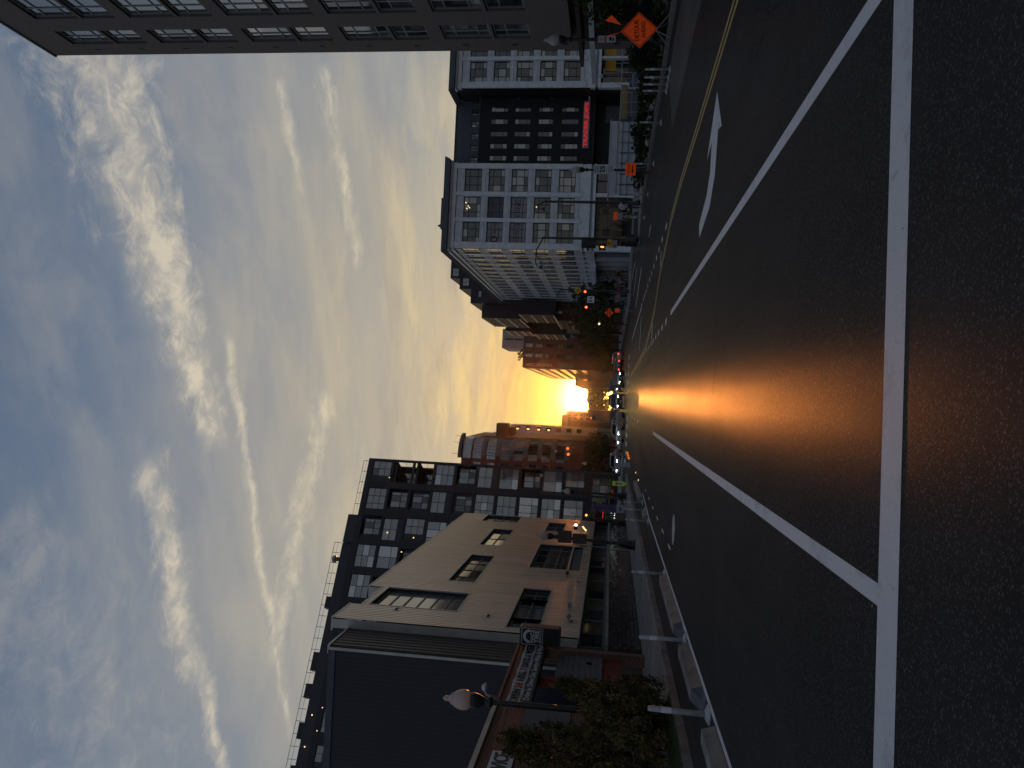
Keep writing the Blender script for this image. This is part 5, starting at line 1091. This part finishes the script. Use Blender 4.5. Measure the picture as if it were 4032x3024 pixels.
# ================================================================= vehicles
rc = random.Random(91)
for nm, c in (('paint_black',(.018,.018,.022)),('paint_silver',(.42,.43,.45)),('paint_white_car',(.62,.63,.64)),('paint_blue',(.06,.08,.14)),('paint_grey',(.12,.12,.13))): mat(nm, c, .28, .06, 2, 3, metal=.25, coat=.8)
mat('chrome', (.6,.6,.62), .18, .05, 3, metal=1.0); mat('car_glass', (.012,.014,.016), .05, .1, 1, ior=1.7)
def car(label, loc, rz, paint, kind='suv', front=True, lights=('headlight','taillight'), name=None, group='vehicles waiting or driving on the street'):
    L, Wd, Ht = {'suv':(4.8,1.95,1.76),'sedan':(4.7,1.85,1.46),'van':(5.4,2.02,2.15)}[kind]
    nm = name or {'suv':'suv','sedan':'saloon_car','van':'van'}[kind]
    t = thing(nm, label, {'suv':'car','sedan':'car','van':'van'}[kind], loc, rz, group); w = Wd/2
    belt = {'suv':1.05,'sedan':.92,'van':1.15}[kind]; hood = {'suv':1.02,'sedan':.86,'van':1.10}[kind]
    def loft(rings, name, m, parent=t, smooth=True):
        mb = MB(); n = len(rings[0]); o = 0
        for rg_ in rings: mb.v += rg_
        for i in range(len(rings)-1):
            for j in range(n): mb.f.append([i*n+j, i*n+(j+1)%n, (i+1)*n+(j+1)%n, (i+1)*n+j]); mb.mi.append(0)
        mb.f.append(list(range(n-1,-1,-1))); mb.mi.append(0); mb.f.append([(len(rings)-1)*n+j for j in range(n)]); mb.mi.append(0)
        return part(name, mb, A[m], parent, smooth=False)
    def ring_(y, hw, zb, zt, cr=.0):
        return [(-hw*.92,y,zb),(-hw,y,zb+.14),(-hw,y,zt-.20),(-hw*.93,y,zt-.05),(-hw*.7,y,zt),(0,y,zt+cr),(hw*.7,y,zt),(hw*.93,y,zt-.05),(hw,y,zt-.20),(hw,y,zb+.14),(hw*.92,y,zb)]
    cabin0 = {'suv':1.35,'sedan':1.45,'van':.95}[kind]; cabin1 = {'suv':L-.12,'sedan':L-.85,'van':L-.05}[kind]
    st = [(0,w*.80,.34,hood-.22),(.07,w*.90,.27,hood-.12),(.35,w*.98,.22,hood-.04),(cabin0*.7,w,.20,hood+.0),(cabin0,w,.20,belt),(L*.6,w,.20,belt+.03),(cabin1,w,.22,belt+.04),(L-.2,w*.97,.26,belt-(.0 if kind != 'sedan' else .02)),(L,w*.88,.38,belt-.10)]
    loft([ring_(y,hw,zb,zt,.02) for y,hw,zb,zt in st], 'body', paint)
    ws = {'suv':.75,'sedan':.85,'van':.7}[kind]; bs = {'suv':.25,'sedan':.75,'van':.1}[kind]; rw_ = w*.74
    def cr(y, hw, z): return [(-hw,y,z),(hw,y,z)]
    b0, b1, r0_, r1_ = cabin0, cabin1, cabin0+ws, cabin1-bs; zb, zr = belt-.02, Ht-.09
    roof = MB(); rx = rw_
    roof.add([(-rx,r0_,zr),(rx,r0_,zr),(rx*1.0,r1_,zr),(-rx,r1_,zr),(-rx*.85,r0_+.15,Ht),(rx*.85,r0_+.15,Ht),(rx*.85,r1_-.15,Ht-.02),(-rx*.85,r1_-.15,Ht-.02)], [(4,5,6,7),(0,1,5,4),(1,2,6,5),(2,3,7,6),(3,0,4,7)])
    for sx in (-1,1):       # pillars
        for (ya,yb) in ((b0,r0_),((b0+b1)/2,(r0_+r1_)/2),(b1,r1_)): roof.tube([(sx*w*.93,ya,zb),(sx*rx,yb,zr)], .045, 6)
    part('roof', roof, A[paint], t)
    e = .012
    part('windscreen', MB().quad((-w*.90,b0+e,zb),(w*.90,b0+e,zb),(rx*.97,r0_+e,zr),(-rx*.97,r0_+e,zr)), A['car_glass'], t); part('rear_window', MB().quad((w*.90,b1-e,zb),(-w*.90,b1-e,zb),(-rx*.97,r1_-e,zr),(rx*.97,r1_-e,zr)), A['car_glass'], t)
    for sx in (-1,1):
        part('side_window', MB().quad((sx*w*.925,b0+.05,zb),(sx*w*.925,b1-.05,zb),(sx*rx*.99,r1_-.03,zr),(sx*rx*.99,r0_+.03,zr)), A['car_glass'], t)
        m_ = part('mirror', MB().box(-.11,-.05,-.07,.11,.06,.08), A[paint], t, (sx*(w+.10),b0+.35,belt+.06))
        part('headlight', MB().box(-.17,-.02,-.055,.17,.05,.055), A[lights[0] if front else 'chrome'], t, (sx*w*.68,.045,hood-.24), (0,0,sx*.25))
        part('taillight', MB().box(-.13,-.05,-.09,.13,.02,.09), A[lights[1]], t, (sx*w*.70,L-.01,belt-.22))
        if kind == 'van' : part('roof_rail', MB().tube([(sx*rx*.9,r0_+.2,Ht+.03),(sx*rx*.9,r1_-.2,Ht+.03)],.025,6), A['chrome'], t)
        for y in (.88, L-.95):
            wh = part('wheel', MB().lathe([(.20,-.11),(.33,-.11),(.345,-.07),(.345,.07),(.33,.11),(.20,.11)],18), A['rubber'], t, (sx*(w-.12),y,.345), (0,R(90),0), smooth=False)
            part('rim', MB().lathe([(.06,-.115),(.20,-.105),(.205,.105),(.06,.115)],12), A['grey_metal'], wh)
    part('grille', MB().box(-w*.45,-.012,hood-.44,w*.45,.04,hood-.26), A['black_metal'], t); part('bumper', MB().box(-w*.86,-.03,.30,w*.86,.06,.46), A[paint if kind != 'van' else 'black_metal'], t)
    part('number_plate', MB().box(-.16,-.035,.40,.16,-.0305,.50), A['sign_white'], t); part('rear_plate', MB().box(-.16,L+.001,.62,.16,L+.01,.73), A['sign_white'], t)
    if kind == 'suv': part('high_light', MB().box(-.2,L-.42,Ht-.12,.2,L-.38,Ht-.06), A[lights[1]], t)
    return t
car('dark suv with lit headlights in the near queue, left one', (-2.15,96,0), 0, 'paint_black', 'suv', lights=('chrome','sign_red'))
car('dark suv with bright headlights in the near queue, right one', (.15,97,0), 0, 'paint_black', 'suv')
car('silver saloon turning left at the crossing with one light showing', (-4.05,89,0), R(-28), 'paint_silver', 'sedan')
car('pale roofed van behind the saloon with daytime lights', (2.6,116,0), 0, 'paint_grey', 'van', lights=('headlight','sign_red'))
car('dark saloon with white daytime lights in front of the van', (3.25,103,0), R(4), 'paint_black', 'sedan')
car('dark van behind the right hand dark suv', (.3,128,0), 0, 'paint_grey', 'van', lights=('headlight','sign_red'))
car('silver suv driving away with red tail lights, nearest the right kerb', (7.0,128,0), R(180), 'paint_silver', 'suv', front=False)
car('dark saloon driving away with red tail lights', (5.6,122,0), R(180), 'paint_black', 'sedan', front=False)
car('pale saloon with one bright headlight behind the utility pillar', (-7.45,92,.0), R(-12), 'paint_silver', 'sedan')
car('blue grey saloon parked side on behind the right hand bushes', (28.2,78,.0), R(-90), 'paint_blue', 'sedan', front=False, lights=('chrome','sign_red'))
for i, (x, y) in enumerate(((-2.4,150),(1.0,165),(-2.2,185))): car(('third','fourth','fifth')[i]+' vehicle back in the oncoming queue, lights on', (x,y,0), 0, ('paint_grey','paint_black','paint_silver')[i], 'suv')
# ================================================================= people
def skin_mat(n, c): return mat(n, c, .6, .08, 6, 3)
for n, c in (('skin_dark',(.12,.065,.04)),('skin_mid',(.30,.18,.12)),('skin_light',(.42,.28,.21)),('hair_dark',(.02,.016,.013)),('hair_brown',(.06,.035,.02)),('cloth_white',(.55,.56,.60)),('cloth_grey',(.24,.25,.27)),('cloth_black',(.025,.025,.028)),('cloth_jeans',(.05,.06,.09)),('cloth_red',(.30,.03,.03)),('cloth_tan',(.25,.17,.10)),('cloth_pink',(.45,.18,.18)),('cloth_mauve',(.22,.17,.24)),('cloth_blue',(.10,.14,.28)),('cloth_lime',(.30,.50,.10))): mat(n, c, .8, .12, 5, 4)
def body_mesh(pose, seed):
    """one continuous skinned figure 1.75 m tall, facing -y; pose moves hands, feet and lean"""
    p = dict(lh=(-.30,-.05,.82), rh=(.30,-.05,.82), le=(-.29,.03,1.12), re=(.29,.03,1.12), lf=(-.11,.0,.08), rf=(.11,.0,.08), lk=(-.10,-.03,.50), rk=(.10,-.03,.50), lean=0.0, drop=0.0); p.update(pose)
    d = p['drop']; ln = p['lean']
    V = [((0,0,.96-d),.155),((0,ln*.3,1.12-d),.14),((0,ln*.7,1.30-d),.16),((0,ln,1.44-d),.11),((0,ln*1.05,1.52-d),.055),((0,ln*1.1-.015,1.60-d),.085),((0,ln*1.1-.01,1.70-d),.085)]
    E_ = [(0,1),(1,2),(2,3),(3,4),(4,5),(5,6)]
    def add(pt, r, to): V.append((pt,r)); E_.append((to,len(V)-1)); return len(V)-1
    hands = []
    for s, e, h in ((-1,p['le'],p['lh']),(1,p['re'],p['rh'])):
        a = add((s*.19,ln,1.41-d),.065,3); b = add((e[0],e[1]+ln*.6,e[2]-d),.048,a); c = add((h[0],h[1],h[2]-d),.033,b)
        dv = (Vector(h)-Vector(e)).normalized(); pl_ = Vector((h[0],h[1],h[2]-d))+dv*.07; add(tuple(pl_),.034,c); hands.append((pl_,dv,s))
    for s, k, f in ((-1,p['lk'],p['lf']),(1,p['rk'],p['rf'])):
        a = add((s*.10,0,.90-d),.095,0); b = add((k[0],k[1],k[2]-d*.5),.065,a); c = add((f[0],f[1]+.02,f[2]+.03),.045,b); add((f[0],f[1]-.13,f[2]-.035),.038,c)
    me = bpy.data.meshes.new('person'); me.from_pydata([v for v,_ in V], E_, []); o = bpy.data.objects.new('person', me); COL.objects.link(o)
    o.modifiers.new('s','SKIN'); sv = me.skin_vertices[0].data
    for i, (_, r) in enumerate(V): sv[i].radius = (r, r*(.72 if i in (0,1,2,3) else 1)); sv[i].use_root = (i == 0)
    ss_ = o.modifiers.new('u','SUBSURF'); ss_.levels = 2; ss_.render_levels = 2
    dg = bpy.context.evaluated_depsgraph_get(); dg.update(); out = bpy.data.meshes.new_from_object(o.evaluated_get(dg)); bpy.data.objects.remove(o); bpy.data.meshes.remove(me)
    hz = 1.60-d; hy = ln*1.1
    mi = []
    for f in out.polygons:
        x, y, z = f.center; m = 0
        dh = min((Vector(f.center)-hp).length for hp,_,_ in hands)
        if z > 1.53-d: m = 3 if (z > 1.70-d or (y > hy+.02 and z > 1.58-d)) else 2
        elif dh < .16 or (dh < .30 and abs(x) > .22 and seed % 2): m = 2
        elif z < .09: m = 4
        elif z < .97-d: m = 1
        mi.append(m)
    extra = MB()
    for hp, dv, s in hands:               # five short curled fingers and a thumb from the side of the palm
        sidev = dv.cross(Vector((0,1,0))); sidev = sidev.normalized() if sidev.length > .1 else Vector((1,0,0))
        for k, Lf in enumerate((.06,.075,.08,.07)):
            b = hp+sidev*(.03-.02*k)+dv*.02; extra.tube([b, b+dv*Lf*.55, b+dv*Lf*.9+Vector((0,-.02,0))], [.010,.009,.006], 5, mi=2)
        b = hp+sidev*.03; extra.tube([b, b+sidev*.025+dv*.03, b+sidev*.02+dv*.055], [.011,.010,.007], 5, mi=2)
    for sx in (-1,1):
        extra.ball((sx*.032,hy-.093,hz+.055),.011,6,4,mi=3); extra.ball((sx*.088,hy+.0,hz+.04),.024,6,4,(.5,.8,1.2),mi=2)
    extra.ball((0,hy-.104,hz+.02),.017,6,4,(.8,1,1.4),mi=2); extra.box(-.025,hy-.094,hz-.032,.025,hy-.086,hz-.024,mi=3)
    bm = bmesh.new(); bm.from_mesh(out)
    for f, m in zip(bm.faces, mi): f.material_index = m; f.smooth = True
    ev = [bm.verts.new(v) for v in extra.v]
    for f, m in zip(extra.f, extra.mi):
        try: nf = bm.faces.new([ev[i] for i in f]); nf.material_index = m
        except ValueError: pass
    bm.to_mesh(out); bm.free(); return out
POSES = {'stand': dict(), 'walk': dict(lf=(-.10,-.26,.09), rf=(.10,.30,.12), lk=(-.10,-.16,.50), rk=(.10,.06,.48), lh=(-.29,.18,.86), rh=(.29,-.24,.90), le=(-.28,.10,1.12), re=(.28,-.02,1.12)),
         'hold': dict(lh=(-.14,-.32,1.12), rh=(.14,-.32,1.12), le=(-.27,-.06,1.12), re=(.27,-.06,1.12)), 'hip': dict(lh=(-.20,-.08,1.0), le=(-.42,.06,1.16), rf=(.20,-.03,.08)),
         'sit': dict(drop=.42, lk=(-.12,-.42,.72), rk=(.12,-.42,.72), lf=(-.12,-.42,.08), rf=(.12,-.42,.08), lh=(-.14,-.32,1.05), rh=(.14,-.32,1.05), le=(-.27,-.05,1.12), re=(.27,-.05,1.12))}
def person(label, loc, rz, pose, shirt, legs, skin='skin_mid', hair='hair_dark', seed=0, h=1.0, group='people on the far right pavement'):
    me = body_mesh(POSES[pose], seed); 
    for m_ in (shirt, legs, skin, hair, 'rubber'): me.materials.append(A[m_])
    o = obj('person', me, None, loc, (0,0,rz)); o.scale = (h,h,h); tag(o, label, 'person', group)
    d = POSES[pose].get('drop',0); hy = 0
    part('hair', MB().ball((0,hy+.015,1.672-d),.108,12,8,(.92,1.05,.95)), A[hair], o, smooth=True) if False else part('hair', MB().lathe([(.092,0),(.104,.04),(.09,.09),(.05,.12),(.01,.128)],12,(0,.012,1.655-d)), A[hair], o, smooth=True)
    return o
p1 = person('person in a pale shirt and jeans standing at the right kerb with a dark bag', (13.35,52.8,.14), R(10), 'hold', 'cloth_white', 'cloth_jeans', 'skin_mid', 'hair_dark', 1, group='people near the right corner')
bg_ = thing('shoulder_bag', 'dark bag held by the person in the pale shirt', 'bag', (13.62,52.7,1.32)); part('pouch', MB().box(-.12,-.08,-.14,.12,.08,.14), A['cloth_black'], bg_); part('strap', MB().tube([(-.1,0,.14),(-.06,0,.26),(.08,0,.24),(.1,0,.14)],.012,6), A['cloth_black'], bg_)
lg = thing('lime_pouch', 'small lime green pouch at the waist of the person in the pale shirt', 'bag', (13.05,52.66,1.02)); part('pouch', MB().box(-.08,-.05,-.07,.08,.05,.07), A['cloth_lime'], lg)
person('person in a dark top half hidden by the orange and white plates', (14.0,58.6,.14), R(-15), 'stand', 'cloth_mauve', 'cloth_tan', 'skin_dark', 'hair_dark', 2, .97, 'people near the right corner')
person('person in a grey shirt and black shorts beside the black bin', (12.7,60.6,.02), R(-60), 'walk', 'cloth_grey', 'cloth_black', 'skin_light', 'hair_brown', 3, .98, 'people near the right corner')
kp = thing('sign_pair', 'orange plate over a pinkish white plate on one post', 'sign', (13.7,57.2,.13)); part('post', MB().tube([(0,.02,0),(0,.02,1.95)],.025,6), A['galvanised'], kp); part('orange_plate', MB().box(-.29,-.01,1.62,.29,0,1.92), A['sign_orange'], kp); part('white_plate', MB().box(-.25,-.01,1.26,.25,0,1.60), A['sign_board_grey'], kp)
bx_ = thing('black_bin', 'black wheeled bin at the corner beside the person in the grey shirt', 'bin', (12.35,59.2,.13), R(20)); part('bin', MB().prism([(-.34,-.3),(.34,-.3),(.36,.34),(-.36,.34)], .08, .82), A['black_metal'], bx_); part('lid', MB().box(-.38,-.34,.821,.38,.38,.88), A['black_metal'], bx_); part('handle', MB().tube([(-.3,.42,.84),(.3,.42,.84)],.02,6), A['galvanised'], bx_)
for sx in (-.3,.3): part('wheel', MB().lathe([(.09,-.03),(.09,.03)],12), A['rubber'], bx_, (sx,.25,.09), (0,R(90),0))
bl_ = thing('litter_tray', 'low pale planter beside the lit shop window', 'planter', (15.2,60.8,.0)); part('box', MB().box(-.2,-.3,.14,2.1,.3,.62), A['white_trim_dull'], bl_)
for k in range(5): part('panel', MB().box(-.15+k*.44,-.32,.18,.23+k*.44,-.3005,.58), A['grey_metal'], bl_)
for i, (x, y, rz_, po, sh_, lg_, sk, h_, lab) in enumerate((
    (17.05,101.5,30,'stand','cloth_white','cloth_black','skin_mid',1.0,'person in a white top, right end of the far crowd'), (16.7,103,-20,'hold','cloth_tan','cloth_black','skin_dark',1.0,'person in tan and black next to the white top'),
    (15.9,100.7,10,'hip','cloth_grey','cloth_black','skin_light',1.05,'tall person in a grey shirt in the far crowd'), (14.6,96.4,60,'sit','cloth_black','cloth_tan','skin_mid',1.0,'person in black sitting low in the far crowd'),
    (14.0,95.3,-30,'walk','cloth_red','cloth_black','skin_mid',.97,'person in dark red walking in the far crowd'), (13.3,94.0,0,'hold','cloth_blue','cloth_jeans','skin_light',1.0,'person in blue holding something pale'),
    (12.7,93.0,25,'stand','cloth_pink','cloth_black','skin_light',.95,'person in pink near the far signal pole'), (12.0,92.4,-10,'hip','cloth_mauve','cloth_jeans','skin_dark',1.0,'person in mauve left of the one in pink'),
    (11.5,90.9,40,'walk','cloth_black','cloth_jeans','skin_dark',1.0,'person in black stepping off the far kerb'), (16.3,98.4,-40,'walk','cloth_black','cloth_tan','skin_mid',.98,'person in black walking past the white block'))):
    person(lab, (x,y,.15 if po != 'sit' else .14), R(rz_), po, sh_, lg_, sk, ('hair_dark','hair_brown')[i%2], 10+i, h_)
    if po == 'sit': bn_ = thing('bench', 'low bench under the sitting person in the far crowd', 'bench', (x,y,.15), R(rz_)); part('seat', MB().box(-.5,-.15,.38,.5,.25,.44), A['brown_wall'], bn_); part('leg', MB().box(-.45,-.1,0,-.38,.2,.379), A['black_metal'], bn_); part('leg', MB().box(.38,-.1,0,.45,.2,.379), A['black_metal'], bn_)
# ================================================================= evening haze over the street
hm = bpy.data.materials.new('haze'); hm.use_nodes = True; t_ = NT(hm.node_tree)
pv = t_.n('ShaderNodeVolumePrincipled', i_Color=(.92,.90,.88), i_Density=HAZE_DENSITY, i_Anisotropy=HAZE_G); on = t_.n('ShaderNodeOutputMaterial'); t_.t.links.new(pv.outputs[0], on.inputs['Volume'])
part('haze', MB().box(-2600,-1600,-1.02,2600,3600,69), hm, kind='stuff')
